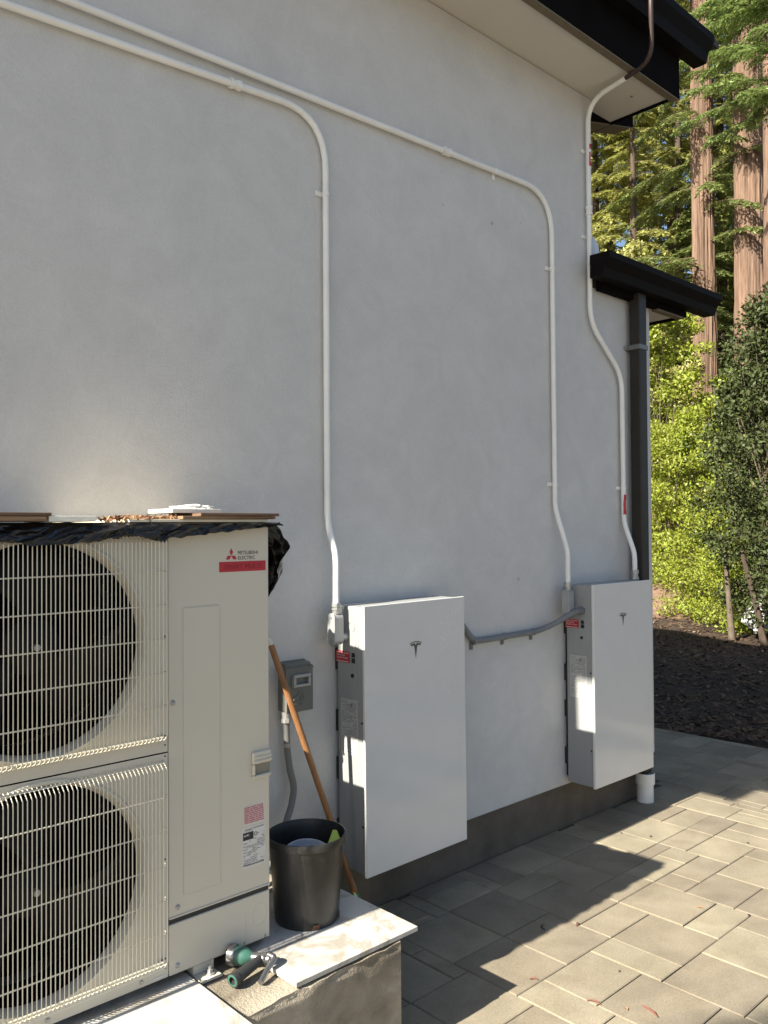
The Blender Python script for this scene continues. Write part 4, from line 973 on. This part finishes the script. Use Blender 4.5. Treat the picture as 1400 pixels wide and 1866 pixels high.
toward = math.atan2(-2.75 - 7, 0 - 23)      # azimuth from the redwoods to the viewer
tot = 0
RW = 'three big redwoods'
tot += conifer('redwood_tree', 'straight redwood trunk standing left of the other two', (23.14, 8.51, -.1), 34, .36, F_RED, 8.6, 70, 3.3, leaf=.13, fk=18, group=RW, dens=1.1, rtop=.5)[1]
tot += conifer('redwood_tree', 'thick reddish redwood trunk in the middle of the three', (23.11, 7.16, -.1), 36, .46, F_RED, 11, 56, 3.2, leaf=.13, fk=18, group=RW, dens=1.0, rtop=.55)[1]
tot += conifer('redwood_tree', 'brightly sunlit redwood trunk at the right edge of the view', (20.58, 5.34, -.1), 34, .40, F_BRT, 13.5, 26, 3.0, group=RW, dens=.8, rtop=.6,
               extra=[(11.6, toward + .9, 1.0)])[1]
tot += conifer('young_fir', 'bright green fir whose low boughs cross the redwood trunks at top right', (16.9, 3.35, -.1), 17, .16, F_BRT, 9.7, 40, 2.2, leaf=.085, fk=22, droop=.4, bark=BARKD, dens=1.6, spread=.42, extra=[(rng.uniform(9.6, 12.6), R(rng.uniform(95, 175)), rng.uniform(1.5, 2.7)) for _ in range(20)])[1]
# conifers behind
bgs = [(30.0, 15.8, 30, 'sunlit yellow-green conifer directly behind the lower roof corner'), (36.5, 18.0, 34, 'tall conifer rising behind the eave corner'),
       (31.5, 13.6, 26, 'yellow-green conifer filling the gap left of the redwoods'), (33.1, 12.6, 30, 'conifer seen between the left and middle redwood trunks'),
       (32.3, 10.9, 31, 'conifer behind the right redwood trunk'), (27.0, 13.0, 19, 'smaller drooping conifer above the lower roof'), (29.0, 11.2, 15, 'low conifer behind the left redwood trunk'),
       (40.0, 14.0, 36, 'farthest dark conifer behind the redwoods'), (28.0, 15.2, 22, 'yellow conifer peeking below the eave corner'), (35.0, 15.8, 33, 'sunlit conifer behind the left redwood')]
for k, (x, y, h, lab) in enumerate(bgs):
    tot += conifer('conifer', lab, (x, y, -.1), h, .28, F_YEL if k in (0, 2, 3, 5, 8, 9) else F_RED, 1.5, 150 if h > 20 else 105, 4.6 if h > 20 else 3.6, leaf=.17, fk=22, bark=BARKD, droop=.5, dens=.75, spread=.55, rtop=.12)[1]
# shrubs
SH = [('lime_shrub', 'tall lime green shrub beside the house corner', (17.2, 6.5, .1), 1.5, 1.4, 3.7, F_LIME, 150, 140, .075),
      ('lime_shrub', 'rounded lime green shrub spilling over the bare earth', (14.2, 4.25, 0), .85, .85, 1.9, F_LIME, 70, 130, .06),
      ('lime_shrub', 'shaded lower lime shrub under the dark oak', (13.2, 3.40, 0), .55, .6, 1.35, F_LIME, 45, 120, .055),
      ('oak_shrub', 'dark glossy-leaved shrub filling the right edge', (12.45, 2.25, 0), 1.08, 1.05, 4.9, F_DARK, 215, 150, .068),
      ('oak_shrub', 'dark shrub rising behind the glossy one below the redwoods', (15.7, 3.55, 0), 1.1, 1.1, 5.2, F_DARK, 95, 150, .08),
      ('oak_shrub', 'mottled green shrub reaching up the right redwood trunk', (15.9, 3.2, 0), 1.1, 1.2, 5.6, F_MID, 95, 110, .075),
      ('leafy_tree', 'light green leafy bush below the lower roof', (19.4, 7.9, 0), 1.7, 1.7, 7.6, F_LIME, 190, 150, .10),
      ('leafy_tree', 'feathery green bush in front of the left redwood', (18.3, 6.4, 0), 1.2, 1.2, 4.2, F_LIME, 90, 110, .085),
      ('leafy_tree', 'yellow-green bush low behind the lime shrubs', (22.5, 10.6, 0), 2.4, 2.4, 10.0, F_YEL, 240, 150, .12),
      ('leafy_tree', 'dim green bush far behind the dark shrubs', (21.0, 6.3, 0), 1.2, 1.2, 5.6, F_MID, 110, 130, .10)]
for a in SH: tot += shrub(*a)[1]
lump('rock', 'pale grey boulder half hidden under the dark shrub', 'rock', ROCKM, (12.75, 2.42, .22), .42, .38, .46, 9)
# small trunks under the dark shrub
for k, (x, y, dx_, dy_, hh, lab) in enumerate(((12.35, 2.90, .1, .15, 1.5, 'thin pale trunk at the left foot of the dark shrub'), (12.1, 2.32, -.35, .15, 1.3, 'forked dark trunk crossing in front of the boulder'), (12.2, 2.22, .25, -.1, 1.3, 'thin dark stem beside the boulder'))):
    tt = thing('shrub_stem', (x, y, 0), lab, 'trunk', 'stems under the dark shrub')
    MB().tube([(x, y, -.05), (x + dx_ * .3, y + dy_ * .4, hh * .4), (x + dx_, y + dy_, hh)], [.055, .04, .03], 9).build('trunk', TWIG if k == 0 else BARKD, tt, smooth=True)
    MB().tube([(x + dx_ * .3, y + dy_ * .4, hh * .4), (x + dx_ * .2 + .12, y + .12, hh * .8)], [.03, .015], 7).build('branch', TWIG if k == 0 else BARKD, tt, smooth=True)
# far mass of trees closing the view
n = 150000
a = rng.uniform(R(-5), R(75), n); rad = rng.uniform(52, 62, n); zz = rng.random(n) ** .8 * (22 + 4 * np.sin(a * 9) + 3 * np.sin(a * 23))
C = np.stack([rad * np.cos(a), -2.75 + rad * np.sin(a), zz], -1); D = unit(rng.normal(0, 1, (n, 3)) + np.array([0, 0, -.4])); S = unit(np.cross(D, rng.normal(0, 1, (n, 3))))
V = leaf_mesh(C, D, S, rng.uniform(.6, 1.3, n), rng.uniform(.25, .5, n))
tag(np_mesh('distant_forest', V, np.arange(4 * n).reshape(-1, 4), F_YEL), 'distant mass of green forest behind the conifers', 'forest', kind='stuff')
# tree up-sun whose crown dapples the paving
rng = np.random.default_rng(2)
tot += conifer('garden_tree', 'garden fir out of view that dapples the paving', (-8.6, -3.30, -.1), 13.0, .20, F_RED, 8.6, 46, 2.15, leaf=.13, fk=14, bark=BARKD, droop=.12, dens=1.2, group='trees behind the viewer', extra=[(10.4, 1.55, 2.5), (10.9, 1.65, 2.5), (9.9, 1.4, 2.2), (9.3, 1.5, 2.15), (9.0, 1.45, 2.05), (8.75, 1.6, 1.95)])[1]
print('leaves', tot, 'pavers', npv)
